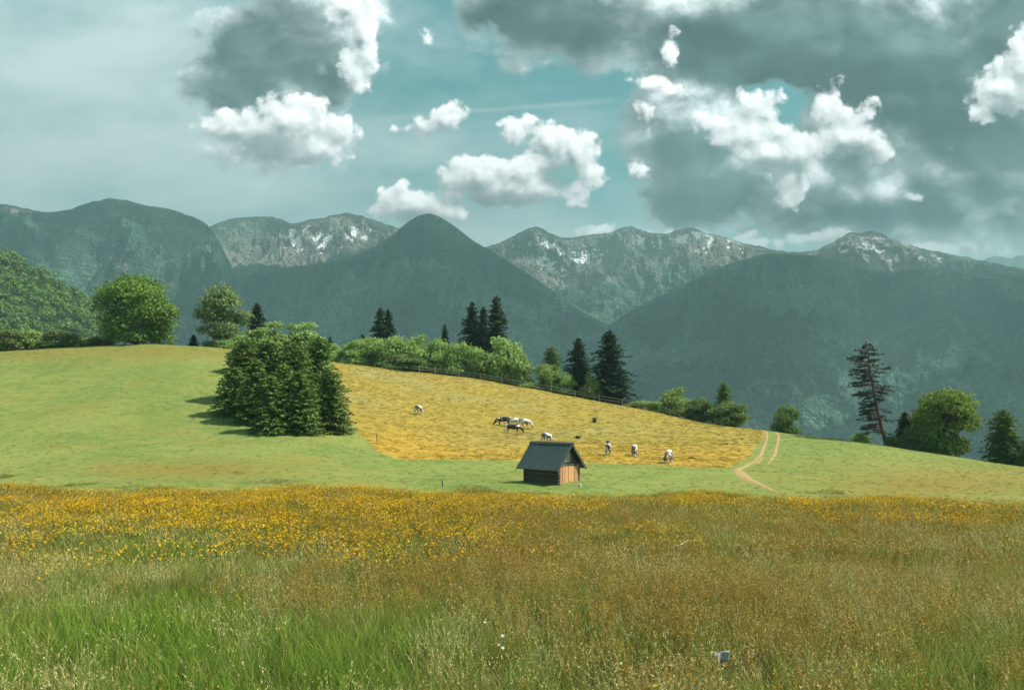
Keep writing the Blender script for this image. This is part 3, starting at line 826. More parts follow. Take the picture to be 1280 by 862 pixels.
def pine_tree(name, h, seed):
    """old wind-swept pine: leaning stem, layered limbs, heavier on its left side"""
    rg = np.random.default_rng(seed)
    def stem(z):
        f = z/h; return np.array([2.6*(1-f)**1.15-0.25*np.sin(f*3.1), 0.0, z])
    Cs, As, Bs, limbs = [], [], [], []
    for i in range(120):
        f = 0.10+0.9*(i/120)**0.9; z = f*h
        left = rg.random() < (0.9 if f < 0.42 else 0.55)
        a = (np.pi if left else 0)+rg.normal()*0.85
        env = np.interp(f, [0.1, 0.2, 0.35, 0.5, 0.7, 0.85, 0.95, 1.0], [1.5, 3.3, 2.8, 3.2, 3.3, 2.4, 1.3, 0.5]) if left else np.interp(f, [0.1, 0.4, 0.45, 0.55, 0.7, 0.85, 1], [0.0, 0.5, 2.0, 2.7, 2.8, 2.0, 0.5])
        L = env*(0.45+0.65*rg.random())
        if L < 0.3: continue
        o = stem(z); dr = np.array([np.cos(a), np.sin(a)*0.9, 0]); dr /= np.linalg.norm(dr); lat = np.array([-dr[1], dr[0], 0])
        tilt = rg.uniform(-0.32, 0.02) if f < 0.6 else rg.uniform(-0.2, 0.25)
        e = o+dr*L+np.array([0, 0, tilt*L])
        limbs.append(tube([o, o*0.5+e*0.5+np.array([0, 0, 0.06*L]), e], [0.06, 0.035, 0.012], 4))
        ns = int(26*L)
        s = 0.25+0.8*rg.random(ns)**0.8
        Cc = o+(e-o)*s[:, None]+lat*(rg.normal(size=ns)*0.22*L*(0.4+s*0.6))[:, None]+np.array([0, 0, 1.0])*(rg.normal(size=ns)*0.10+0.02)[:, None]
        ax = unit(dr+rg.normal(size=(ns, 3))*np.array([.5, .5, .22])); bx = unit(np.cross(ax, np.array([0, 0, 1.0])+rg.normal(size=(ns, 3))*0.45))
        sz = rg.uniform(0.5, 1.3, ns)[:, None]
        Cs.append(Cc); As.append(ax*0.24*sz); Bs.append(bx*0.09*sz)
    V, Fc = quads(np.concatenate(Cs), np.concatenate(As), np.concatenate(Bs))
    crown = np_mesh(name+'_crown', V, Fc, [L_PINE])
    zs = np.linspace(0, h, 12)
    V, Fc = join([tube([stem(z) for z in zs], [0.25*(1.1-z/h) for z in zs], 8)]+limbs)
    return crown, np_mesh(name+'_trunk', V, Fc, [PBARK], True)

PROTO = {}
for i in range(3): PROTO['spruce', i] = (spruce_tree('spruce', 12, 2.7, 100+i, L_SPR, whorl=0.30, per=14, irregular=0.35, droop=0.4, power=0.62, leaf=(0.26, 0.12), fill=1.4, rnd=0.45), 12, 2.7)
for i in range(4): PROTO['young', i] = (spruce_tree('young_spruce', 7, 2.0, 200+i, L_YSP, z0=0.03, whorl=0.30, per=15, leaf=(0.17, 0.085), step=0.16, droop=0.10, power=0.50, irregular=0.2, fill=1.3, rnd=0.65), 7, 1.85)
for i in range(4): PROTO['bush', i] = (broad_tree('bush', 4, 2.6, 0.05, 300+i, L_LIME, n=8500, leaf=0.15, lobes=30, shape='dome', trunk_r=0.10), 4, 2.6)
for i in range(2): PROTO['dbush', i] = (broad_tree('bush', 4, 2.6, 0.05, 330+i, L_BUSHD, n=8500, leaf=0.15, lobes=28, shape='dome', trunk_r=0.10), 4, 2.6)
PROTO['oak', 0] = (broad_tree('linden', 12.4, 6.6, 0.0, 401, L_BROAD, n=30000, leaf=0.24, lobes=64, shape='egg2', trunk_r=0.38), 12.4, 6.6)
PROTO['ash', 0] = (broad_tree('ash', 11, 4.6, 0.8, 402, L_ASH, n=15000, leaf=0.22, lobes=30, shape='egg', trunk_r=0.26, gap=0.35), 11, 4.6)
PROTO['chestnut', 0] = (broad_tree('chestnut', 10, 5.2, 0.0, 403, L_CHEST, n=22000, leaf=0.22, lobes=56, shape='egg2', trunk_r=0.32), 10, 5.2)
PROTO['column', 0] = (broad_tree('column', 8, 2.8, 0.0, 404, L_BUSHD, n=14000, leaf=0.18, lobes=40, shape='egg2', trunk_r=0.18), 8, 2.8)
PROTO['sapling', 0] = (broad_tree('sapling', 7, 2.4, 0.0, 406, L_LIME, n=15000, leaf=0.15, lobes=40, shape='egg2', trunk_r=0.1), 7, 2.4)
PROTO['pine', 0] = (pine_tree('pine', 15, 405), 15, 3.2)

def tree(kind, var, px, off, ytop, wpx, name, label, cat, group=None, base=None, dyo=0.0):
    """stand a tree in photo column px, off metres behind the crest (or at photo row base), reaching row ytop, wpx wide"""
    if base is None:
        D = crest(px)+off; x = (px-640)/F*D; z = float(hgt(x, D))
    else:
        x, D, z = ground_hit(px, base)
        D += dyo; z = float(hgt(x, D))
    (crown, trunk), h0, r0 = PROTO[kind, var]
    H = yz(ytop, D)-z
    W = wpx/F*D/2*(1.17 if kind == 'spruce' else 1.12 if kind in ('bush', 'dbush') else 1.0)
    e = empty(name, (x, D, z-0.08), label, cat, group, rz=0.0 if kind == 'pine' else (px*1.7) % 6.28)
    s = W/r0*0.93; e.scale = (s, s, (H+0.08)/h0)
    woody = name in ('bush',)
    link('foliage' if woody else 'crown', crown, e)
    link('stem' if woody else 'trunk', trunk, e)
    return e
G1, G2, G3, G4 = 'bushes of the hilltop hedgerow', 'dark spruces behind the hedgerow', 'young spruces of the clump on the slope', 'spruces beside the fence'
T = tree
T('oak', 0, 171, 3, 345, 100, 'broadleaf_tree', 'large egg-shaped bright green broadleaf tree alone on the left hilltop', 'tree')
T('ash', 0, 276, 4, 360, 66, 'broadleaf_tree', 'loose airy pale green tree with gaps, on the crest behind the spruce clump', 'tree')
T('spruce', 0, 321, 10, 378, 34, 'conifer_tree', 'grey-green spruce just right of the loose airy tree on the left crest', 'tree')
T('spruce', 1, 242, 5, 418, 14, 'conifer_tree', 'tiny dark conifer at the left foot of the loose airy tree', 'tree')
T('dbush', 0, 12, 3, 412, 52, 'bush', 'dark green bush at the left edge of the photo below the wooded hill', 'bush', 'bushes on the left crest')
T('bush', 1, 42, 6, 413, 44, 'bush', 'pale bush second from the left edge on the crest below the wooded hill', 'bush', 'bushes on the left crest')
T('dbush', 1, 72, 3, 412, 44, 'bush', 'rounded green bush on the left crest, third from the left edge', 'bush', 'bushes on the left crest')
T('bush', 2, 98, 8, 420, 30, 'bush', 'small hazy bush between the rounded bush and the large egg-shaped tree', 'bush', 'bushes on the left crest')
T('dbush', 0, 124, 5, 421, 34, 'bush', 'low dark bush at the left foot of the large egg-shaped tree', 'bush', 'bushes on the left crest')
T('bush', 0, 296, 2, 419, 44, 'bush', 'pinkish green bush at the left rear of the spruce clump', 'bush')
T('bush', 3, 266, 4, 426, 26, 'bush', 'low bush under the loose airy tree on the crest', 'bush')
# young spruces: back row, middle row, front row
for px_, by_, ty_, w_, lb_ in ((314,468,414,58,'leafy young tree behind the left rear of the spruce clump'),(346,466,404,64,'leafy young tree topping the middle of the spruce clump'),(384,470,405,60,'leafy young tree topping the right rear of the spruce clump'),(366,469,407,56,'leafy young tree wedged between the two that top the clump'),(331,470,411,52,'leafy young tree second from the left along the top of the clump')):
    T('sapling', 0, px_, 0, ty_, w_, 'broadleaf_tree', lb_, 'tree', 'leafy young trees behind the clump', base=by_)
CL = [
      (303,500,424,62,'leftmost of all, overhanging the long shadow'),(334,500,424,62,'middle row, left of the centre'),(368,505,428,62,'middle row, in the very centre'),(398,502,420,62,'middle row, at the right shoulder'),
      (293,516,458,50,'short one added at the left edge to widen the long shadow'),(320,524,448,58,'left side, in front of the leftmost one'),(356,530,455,58,'in the middle just behind the front row'),  # short left-edge spruce is an extra, put in to broaden the clump's shadow
      (338,540,468,56,'left of the three front ones'),(374,541,462,58,'middle of the three front ones, dark below'),(413,539,463,52,'front right corner, slightly apart')]
for i, (px_, by, ty, w_, d_) in enumerate(CL):
    T('young', i % 4, px_, 0, ty, w_, 'spruce_tree', 'young spruce of the clump, '+d_, 'spruce', G3, base=by)
# hedgerow on the crest
HB = [(414,432,26,0,'lime green bush right behind the right shoulder of the spruce clump'),(446,428,34,1,'lime green bush in the hedgerow in front of the smallest dark spruce tip'),
      (470,424,40,2,'lime green bush in the hedgerow left of the twin-topped spruce foot'),(494,423,44,3,'lime green bush in the hedgerow right below the twin-topped spruce'),
      (522,422,44,0,'lime green bush in the hedgerow above the left end of the fence'),(546,428,40,1,'lime green bush in the hedgerow in front of the small lone spruce'),
      (568,432,40,2,'lime green bush in the hedgerow between the small lone spruce and the tall spruce pair'),(592,438,40,3,'lime green bush below the left tree of the tall spruce pair'),
      (624,426,58,0,'largest rounded lime green bush of the hedgerow, below the tallest spruce'),(650,445,30,1,'lime green bush at the right end of the hedgerow above the fence')]
for (px_, ty, w_, v_, lb) in HB: T('bush', v_, px_, 5, ty-2, w_*1.12, 'bush', lb, 'bush', G1)
T('dbush', 1, 606, 3, 446, 36, 'bush', 'darker green bush in front of the tall spruce pair, behind the fence', 'bush', G1)
T('dbush', 0, 505, 2.2, 444, 60, 'bush', 'low shaded bush at the hedgerow foot by the left fence end', 'bush', G1)
T('spruce', 0, 475, 14, 383, 32, 'spruce_tree', 'dark spruce with a twin top behind the left of the hedgerow', 'spruce', G2)
T('spruce', 2, 485, 15, 386, 30, 'spruce_tree', 'dark spruce leaning on the right side of the twin-topped spruce', 'spruce', G2)
T('spruce', 1, 453, 16, 417, 22, 'spruce_tree', 'small dark spruce left of the twin-topped spruce', 'spruce', G2)
T('spruce', 2, 412, 14, 420, 14, 'spruce_tree', 'tiny spruce tip above the hedge right of the spruce clump', 'spruce', G2)
T('spruce', 1, 556, 14, 405, 20, 'spruce_tree', 'small lone spruce rising over the middle of the hedgerow', 'spruce', G2)
T('spruce', 1, 590, 14, 377, 38, 'spruce_tree', 'tall dark spruce, left tree of the tall spruce pair behind the hedgerow', 'spruce', G2)
T('spruce', 0, 604, 18, 381, 32, 'spruce_tree', 'dark spruce squeezed between the two tall spruces', 'spruce', G2)
T('spruce', 2, 621, 14, 369, 42, 'spruce_tree', 'tallest dark spruce of the hilltop, right tree of the spruce pair', 'spruce', G2)
# group beside the fence
T('young', 1, 690, 8, 432, 36, 'spruce_tree', 'paler spruce behind the bushes, left of the group of three beside the fence', 'spruce', G4)
T('bush', 2, 684, 4, 456, 36, 'bush', 'lime green bush at the left of the three spruces beside the fence', 'bush')
T('bush', 1, 706, 3, 468, 30, 'bush', 'low lime green bush between the paler spruce and the middle spruce by the fence', 'bush')
T('spruce', 1, 723, 6, 422, 40, 'spruce_tree', 'dark spruce in the middle of the three beside the fence', 'spruce', G4)
T('bush', 0, 738, 3, 470, 28, 'bush', 'bush at the foot of the middle spruce beside the fence', 'bush')
T('spruce', 0, 762, 5, 412, 54, 'spruce_tree', 'large broad dark spruce at the right of the three beside the fence', 'spruce', G4)
T('bush', 3, 664, 2, 478, 30, 'bush', 'small pale bush behind the fence left of the three spruces', 'bush')
# right part of the crest
T('bush', 3, 800, 3, 501, 34, 'bush', 'low pale bush on the crest right of the large broad spruce', 'bush', 'bushes on the crest left of the track')
T('bush', 2, 822, 3, 502, 30, 'bush', 'low pale bush touching the tall bush from the left', 'bush', 'bushes on the crest left of the track')
T('bush', 0, 847, 4, 485, 42, 'bush', 'tallest round bush on the crest above the short piece of fence', 'bush', 'bushes on the crest left of the track')
T('dbush', 1, 874, 4, 499, 40, 'bush', 'dark bush between the tallest round bush and the silvery conifer', 'bush', 'bushes on the crest left of the track')
T('young', 3, 905, 5, 477, 34, 'conifer_tree', 'silvery light green conifer rising out of a bush left of the track', 'tree')
T('dbush', 0, 910, 3, 503, 48, 'bush', 'wide dark bush around the foot of the silvery conifer', 'bush', 'bushes on the crest left of the track')
T('dbush', 1, 983, 5, 508, 34, 'bush', 'lone bright bush on the crest just right of the track', 'bush')
pn_ = T('pine', 0, 1084, 2, 428, 62, 'pine_tree', 'tall leaning pine with a bare lower trunk on the right crest', 'pine')
T('bush', 1, 1077, 4, 541, 26, 'bush', 'small bush at the foot of the leaning pine', 'bush')
T('bush', 2, 1117, 4, 545, 24, 'bush', 'small pale bush between the leaning pine and the dark shrub', 'bush')
T('spruce', 2, 1131, 5, 514, 30, 'conifer_tree', 'short dark reddish conifer at the left of the big round tree', 'tree')
T('dbush', 0, 1140, 3, 535, 34, 'bush', 'bush under the short dark conifer left of the big round tree', 'bush')
T('chestnut', 0, 1180, 5, 489, 84, 'broadleaf_tree', 'big round tree with yellowish top on the right crest', 'tree')
T('young', 2, 1254, 4, 511, 48, 'conifer_tree', 'narrow columnar dark green tree near the right edge of the photo', 'tree')
T('dbush', 1, 1278, 3, 553, 32, 'bush', 'bush cut by the right edge of the photo, beside the columnar tree', 'bush')
T('bush', 1, 1310, 3, 560, 40, 'bush', 'bush just beyond the right edge of the photo', 'bush')
PROTO.clear()

# ------------------------------------------------------------------ wooded hill on the left
hp = [(-420,262),(-300,262),(-200,268),(-80,283),(0,305),(30,321),(60,338),(90,354),(115,375),(130,393),(146,425),(165,470)]
hx = [p[0] for p in hp]; hy_ = [p[1] for p in hp]
npx, ntt = 220, 90
pxs = np.linspace(-420, 165, npx); yr = mono(hx, hy_, pxs)
tt = np.concatenate([np.linspace(0, 1, ntt), np.linspace(1, 1.5, 20)[1:]])
Tm, Um = np.meshgrid(tt, (pxs-640)/F, indexing='ij')
D_r = 620.0; D_b = 300.0
Dm = D_b+(D_r-D_b)*Tm
zr = yz(yr, D_r)[None, :]
Zm = -150 + (zr+150)*np.where(Tm <= 1, np.clip(Tm, 0, 1)**0.8, 1-(Tm-1)*1.3) + 9*np.clip(Tm, 0, 1)*(1-np.clip(Tm, 0, 1))*4*ridged(Um*Dm/90+Dm/150, Dm/170, 4, 6) - 5
M_WF, t = material('woodland_floor'); surf(t, (0.018, 0.030, 0.012), 0.95, spec=0.02)
Xm = Um*Dm
link('wooded_hill', np_mesh('wooded_hill', np.stack([Xm.ravel(), Dm.ravel(), Zm.ravel()], 1), grid_faces(len(tt), npx), [M_WF], True), kind='structure')
rg = np.random.default_rng(77)
NB = 3600
ti = rg.uniform(0, len(tt)-1.01, NB*2); ui = rg.uniform(0, npx-1.01, NB*2)
ti = ti[:NB]; ui = ui[:NB]
t0_ = ti.astype(int); u0_ = ui.astype(int)
cxs = Xm[t0_, u0_]; cys = Dm[t0_, u0_]; czs = Zm[t0_, u0_]
rad = rg.uniform(2.2, 5.4, NB); NQ = 64
d = unit(rg.normal(size=(NB*NQ, 3))); d[:, 2] = np.where(d[:, 2] < -0.25, -d[:, 2], d[:, 2])
kk = np.repeat(np.arange(NB), NQ)
rr = rad[kk]*(0.78+0.3*rg.random(NB*NQ))
Pq = np.stack([cxs[kk], cys[kk], czs[kk]+rad[kk]*0.5], 1)+d*rr[:, None]*np.array([1, 1, 1.15])
nrm = unit(d+rg.normal(size=d.shape)*0.5); a = unit(np.cross(nrm, rg.normal(size=d.shape))); b = np.cross(nrm, a)
s = rg.uniform(0.4, 0.95, NB*NQ)[:, None]
V, Fc = quads(Pq, a*s, b*s)
link('woodland', np_mesh('woodland', V, Fc, [L_WOOD]), kind='stuff')

# ------------------------------------------------------------------ meadow plants
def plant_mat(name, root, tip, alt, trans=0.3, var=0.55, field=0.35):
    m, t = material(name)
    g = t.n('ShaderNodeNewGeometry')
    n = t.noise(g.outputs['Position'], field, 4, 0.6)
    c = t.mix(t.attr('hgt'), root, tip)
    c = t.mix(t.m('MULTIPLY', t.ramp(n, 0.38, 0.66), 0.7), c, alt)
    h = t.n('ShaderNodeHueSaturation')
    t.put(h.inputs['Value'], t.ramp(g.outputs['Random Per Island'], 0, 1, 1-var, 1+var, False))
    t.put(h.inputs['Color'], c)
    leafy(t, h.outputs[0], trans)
    return m
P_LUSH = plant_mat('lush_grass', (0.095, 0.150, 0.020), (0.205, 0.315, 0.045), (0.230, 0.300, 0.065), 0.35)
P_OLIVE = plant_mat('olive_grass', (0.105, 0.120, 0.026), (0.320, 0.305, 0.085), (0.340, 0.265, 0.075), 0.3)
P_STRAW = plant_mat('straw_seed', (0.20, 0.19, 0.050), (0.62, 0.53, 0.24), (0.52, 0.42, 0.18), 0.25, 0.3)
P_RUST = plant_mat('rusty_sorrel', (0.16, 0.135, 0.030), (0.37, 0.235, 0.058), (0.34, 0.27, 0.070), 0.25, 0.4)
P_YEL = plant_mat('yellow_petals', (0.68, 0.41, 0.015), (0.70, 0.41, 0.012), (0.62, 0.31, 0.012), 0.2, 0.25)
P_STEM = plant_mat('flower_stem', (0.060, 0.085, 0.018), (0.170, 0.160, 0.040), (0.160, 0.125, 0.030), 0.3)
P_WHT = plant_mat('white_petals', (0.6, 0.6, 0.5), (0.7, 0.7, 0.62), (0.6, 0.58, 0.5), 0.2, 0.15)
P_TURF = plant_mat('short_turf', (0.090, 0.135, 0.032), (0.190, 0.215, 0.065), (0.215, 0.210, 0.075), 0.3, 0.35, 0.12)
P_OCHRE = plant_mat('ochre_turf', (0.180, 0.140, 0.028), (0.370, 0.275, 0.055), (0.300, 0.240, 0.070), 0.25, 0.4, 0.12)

def blades(rg, n, r, h0, h1, w, lean=0.35, bend=0.35, seg=3):
    """n tapered ribbons; returns verts, faces, hgt"""
    a = rg.uniform(0, 6.28, n); q = r*np.sqrt(rg.random(n))
    bx, by = q*np.cos(a), q*np.sin(a)
    H = rg.uniform(h0, h1, n); la = rg.uniform(0, 6.28, n); ln = rg.random(n)*lean; bd = rg.random(n)*bend
    dx, dy = np.cos(la), np.sin(la)
    fa = rg.uniform(0, 6.28, n); wx, wy = np.cos(fa)*w/2, np.sin(fa)*w/2
    V = []; Hh = []
    for i in range(seg+1):
        s = i/seg; off = H*(ln*s+bd*s**2.2)
        zz = H*(s-0.25*bd*s**3)
        ww = (1-s**2.0) if i < seg else 0.08
        X, Y = bx+dx*off, by+dy*off
        V.append(np.stack([X-wx*ww, Y-wy*ww, zz], 1)); V.append(np.stack([X+wx*ww, Y+wy*ww, zz], 1))
        Hh.append(np.full((n, 2), s))
    V = np.array(V).reshape(seg+1, 2, n, 3).transpose(2, 0, 1, 3)
    Hh = np.array(Hh).transpose(1, 0, 2)
    base = (np.arange(n)*(seg+1)*2)[:, None]
    Fc = np.concatenate([np.stack([base[:, 0]+2*i, base[:, 0]+2*i+1, base[:, 0]+2*i+3, base[:, 0]+2*i+2], 1) for i in range(seg)])
    tips = V[:, seg].mean(1); dirs = unit(V[:, seg].mean(1)-V[:, seg-1].mean(1))
    return V.reshape(-1, 3), Fc, Hh.ravel(), tips, dirs
def assemble(name, parts):
    """parts: (V, F, H, material)"""
    Vs, Fs, Hs, Ms, mats, o = [], [], [], [], [], 0
    for V, Fc, H, m in parts:
        if m not in mats: mats.append(m)
        Vs.append(V); Fs.append(Fc+o); Hs.append(H); Ms.append(np.full(len(Fc), mats.index(m))); o += len(V)
    me = np_mesh(name, np.concatenate(Vs), np.concatenate(Fs), mats, fmat=np.concatenate(Ms), attrs={'hgt': np.concatenate(Hs)})
    return bpy.data.objects.new(name, me)
def tips_quads(rg, tips, dirs, per, length, sa, sb, mat, up=True):
    n = len(tips)*per
    T_ = np.repeat(tips, per, 0); Dr_ = np.repeat(dirs, per, 0)
    C = T_-Dr_*(rg.random((n, 1))*length)+rg.normal(size=(n, 3))*sb*0.9
    A = unit(Dr_+rg.normal(size=(n, 3))*(0.45 if up else 2.0)); B = unit(np.cross(A, rg.normal(size=(n, 3))))
    k = rg.uniform(0.6, 1.3, (n, 1))
    V, Fc = quads(C, A*sa*k, B*sb*k)
    return V, Fc, np.full(len(V), 1.0), mat
def flowers(rg, tips, s, mat, petals=5):
    n = len(tips)
    N = unit(np.stack([rg.normal(size=n)*.5, rg.normal(size=n)*.5-0.35, np.ones(n)], 1))
    A = unit(np.cross(N, rg.normal(size=(n, 3)))); B = np.cross(N, A)
    V, Fc = [], []
    k = rg.uniform(0.7, 1.25, (n, 1))*s
    for i in range(petals):
        th = 2*np.pi*i/petals; d = A*np.cos(th)+B*np.sin(th); p = -A*np.sin(th)+B*np.cos(th)
        c = tips+d*k*0.55+N*k*0.12
        v, f = quads(c, d*k*0.52+N*k*0.15, p*k*0.42)
        Fc.append(f+sum(len(q) for q in V)); V.append(v)
    V = np.concatenate(V); return V, np.concatenate(Fc), np.ones(len(V)), mat
def tuft(kind, lod, seed):
    rg = np.random.default_rng(seed)
    r = (0.14, 0.22, 0.36)[lod]; wk = (0.0050, 0.0090, 0.017)[lod]; nk = (36, 28, 21)[lod]
    P_ = []
    if kind == 'lush':
        P_.append(blades(rg, int(nk*1.5), r, 0.16, 0.42, wk*1.15, 0.45, 0.55)[:3]+(P_LUSH,))
    elif kind == 'olive':
        P_.append(blades(rg, int(nk*1.3), r, 0.15, 0.44, wk, 0.4, 0.5)[:3]+(P_OLIVE,))
        P_.append(blades(rg, nk//3, r, 0.15, 0.40, wk, 0.4, 0.5)[:3]+(P_LUSH,))
    elif kind == 'straw':
        V, Fc, H, tp, dr = blades(rg, int(nk*0.55), r*1.1, 0.32, 0.58, wk*0.55, 0.35, 0.45)
        P_.append((V, Fc, H, P_STRAW))
        P_.append(tips_quads(rg, tp, dr, (7, 5, 3)[lod], 0.10, (0.010, 0.017, 0.030)[lod], (0.0032, 0.0055, 0.010)[lod], P_STRAW))
        P_.append(blades(rg, nk//2, r, 0.12, 0.34, wk, 0.5, 0.5)[:3]+(P_OLIVE,))
    elif kind == 'rust':
        V, Fc, H, tp, dr = blades(rg, int(nk*0.5), r*1.1, 0.34, 0.62, wk*0.6, 0.22, 0.22)
        P_.append((V, Fc, H, P_RUST))
        P_.append(tips_quads(rg, tp, dr, (14, 9, 5)[lod], 0.24, (0.010, 0.017, 0.032)[lod], (0.006, 0.010, 0.018)[lod], P_RUST, False))
        P_.append(blades(rg, nk//2, r, 0.12, 0.36, wk, 0.5, 0.5)[:3]+(P_OLIVE,))
    elif kind == 'yellow':
        V, Fc, H, tp, dr = blades(rg, (9, 12, 16)[lod], r*1.1, 0.32, 0.60, wk*0.55, 0.35, 0.2)
        P_.append((V, Fc, H, P_STEM))
        P_.append(flowers(rg, tp, (0.017, 0.022, 0.032)[lod], P_YEL, (5, 4, 3)[lod]))
        P_.append(blades(rg, nk//2, r, 0.12, 0.36, wk, 0.5, 0.5)[:3]+(P_STEM,))
    elif kind == 'white':
        V, Fc, H, tp, dr = blades(rg, 5, r, 0.36, 0.60, wk*0.55, 0.3, 0.2, 26)
        P_.append((V, Fc, H, P_STEM))
        P_.append(flowers(rg, tp, (0.018, 0.026, 0.04)[lod], P_WHT, 5))
    elif kind == 'dark':
        P_.append(blades(rg, nk, r, 0.10, 0.34, wk*1.6, 0.7, 0.8)[:3]+(P_LUSH,))
    return assemble('tuft_'+kind, P_)

def scatter(name, X, Y, idx, scl, protos, label=None, lift=0.0, seed=3):
    n = len(X); rg = np.random.default_rng(seed)
    me = bpy.data.meshes.new(name)
    me.vertices.add(n)
    Zs = hgt(X, Y)+lift
    me.vertices.foreach_set('co', np.stack([X, Y, Zs], 1).astype(np.float32).ravel())
    a = me.attributes.new('scl', 'FLOAT', 'POINT'); a.data.foreach_set('value', scl.astype(np.float32))
    a = me.attributes.new('idx', 'INT', 'POINT'); a.data.foreach_set('value', idx.astype(np.int32))
    rot = np.stack([rg.normal(size=n)*0.08, rg.normal(size=n)*0.08, rg.uniform(0, 6.28, n)], 1).astype(np.float32)
    a = me.attributes.new('rot', 'FLOAT_VECTOR', 'POINT'); a.data.foreach_set('vector', rot.ravel())
    pc = bpy.data.collections.new(name+'_kinds')
    for i, p in enumerate(protos):
        p.name = 'k%03d_%s' % (i, p.name); pc.objects.link(p)
    o = link(name, me, kind='stuff')
    ng = bpy.data.node_groups.new(name, 'GeometryNodeTree')
    ng.interface.new_socket(name='Geometry', in_out='INPUT', socket_type='NodeSocketGeometry')
    ng.interface.new_socket(name='Geometry', in_out='OUTPUT', socket_type='NodeSocketGeometry')
    N = ng.nodes; L = ng.links
    gi = N.new('NodeGroupInput'); go = N.new('NodeGroupOutput')
    ci = N.new('GeometryNodeCollectionInfo'); ci.inputs[0].default_value = pc
    ci.inputs['Separate Children'].default_value = True; ci.inputs['Reset Children'].default_value = True
    ip = N.new('GeometryNodeInstanceOnPoints')
    def na(nm, dt):
        q = N.new('GeometryNodeInputNamedAttribute'); q.data_type = dt; q.inputs[0].default_value = nm; return q.outputs[0]
    er = N.new('FunctionNodeEulerToRotation')
    L.new(na('rot', 'FLOAT_VECTOR'), er.inputs[0])
    L.new(gi.outputs[0], ip.inputs['Points']); L.new(ci.outputs[0], ip.inputs['Instance'])
    ip.inputs['Pick Instance'].default_value = True
    L.new(na('idx', 'INT'), ip.inputs['Instance Index']); L.new(er.outputs[0], ip.inputs['Rotation'])
    L.new(na('scl', 'FLOAT'), ip.inputs['Scale'])
    L.new(ip.outputs[0], go.inputs[0])
    md = o.modifiers.new('scatter', 'NODES'); md.node_group = ng
    if label: o['label'] = label
    return o

KINDS_ = ['lush', 'olive', 'straw', 'rust', 'yellow', 'white']
NVAR = 4
rg = np.random.default_rng(2024)
def strip(d0, d1, dens, lod):
    area = 0.5*(d1-d0)*(2*(0.66*d0+9)+2*(0.66*d1+9))
    n = int(area*dens)
    k0 = 9/0.66; D = np.sqrt(rg.random(n)*((d1+k0)**2-(d0+k0)**2)+(d0+k0)**2)-k0
    X = rg.uniform(-1, 1, n)*(0.66*D+9)
    if d1 > 45:
        tmk = tall_mask(X, D); k = tmk > 0.15+0.7*rg.random(n); X, D = X[k], D[k]; n = len(X)
    y, r, b, l = zones(X, D)
    y = y*sst(tall_mask(X, D), 0.55, 1.0)
    W = np.stack([0.30+2.2*l*(1-y), 0.75*np.ones(n)*(1-0.5*l), 0.06+1.1*b*(1-.5*y), 0.02+1.45*r*(1-.5*l), 0.003+2.0*y*sst(D, 9, 15), 0.0004*np.ones(n)], 1)
    W /= W.sum(1, keepdims=True)
    q = (rg.random(n)[:, None] > np.cumsum(W, 1)).sum(1).clip(0, 5)
    gapn = fbm(X/0.9, D/1.3, 3, 515)+0.5*fbm(X/3.3, D/3.3, 2, 516)
    scl = rg.uniform(0.68, 1.08, n)*(1+0.30*fbm(X/2.5, D/2.5, 2, 3))
    if d1 > 45: scl = scl*(0.30+0.70*tmk[k])*(0.8+0.2*sst(62-D, 0, 14))
    idx = q*NVAR+rg.integers(0, NVAR, n); kp = gapn > -0.30-0.25*(D < 14)
    return X[kp], D[kp], idx[kp], scl[kp]
def meadow(name, d0, d1, dens, lod, seed):
    X, D, idx, scl = strip(d0, d1, dens, lod)
    protos = [tuft(k, lod, seed+i*10+v) for i, k in enumerate(KINDS_) for v in range(NVAR)]
    scatter(name, X, D, idx, scl, protos, seed=seed)
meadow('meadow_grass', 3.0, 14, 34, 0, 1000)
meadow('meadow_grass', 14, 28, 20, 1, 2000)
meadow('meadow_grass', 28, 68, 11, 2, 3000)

# short grazed turf on the slopes
def short_tuft(mat, seed, n=16, r=0.28, h=(0.05, 0.15), w=0.018, extra=None):
    rg_ = np.random.default_rng(seed)
    P_ = [blades(rg_, n, r, h[0], h[1], w, 0.8, 0.6, 2)[:3]+(mat,)]
    if extra: P_.append(blades(rg_, n//3, r, h[0], h[1]*1.2, w, 0.8, 0.6, 2)[:3]+(extra,))
    return assemble('turf', P_)
n = 75000
D = np.sqrt(rg.random(n)*(162**2-52**2)+52**2); X = rg.uniform(-1, 1, n)*(0.64*D+8)
tm = tall_mask(X, D); pm = pasture_mask(X, D)
px_, py_ = pxy(X, D)
ontrack = np.zeros(n, bool)
cl_ = fbm(X/2.5, D/2.0, 3, 12)
k = (tm < 0.5) & (D < 160) & (cl_ > -0.25) & ((pm > 0.5) | (rg.random(n) < 0.35))
X, D, pm = X[k], D[k], pm[k]
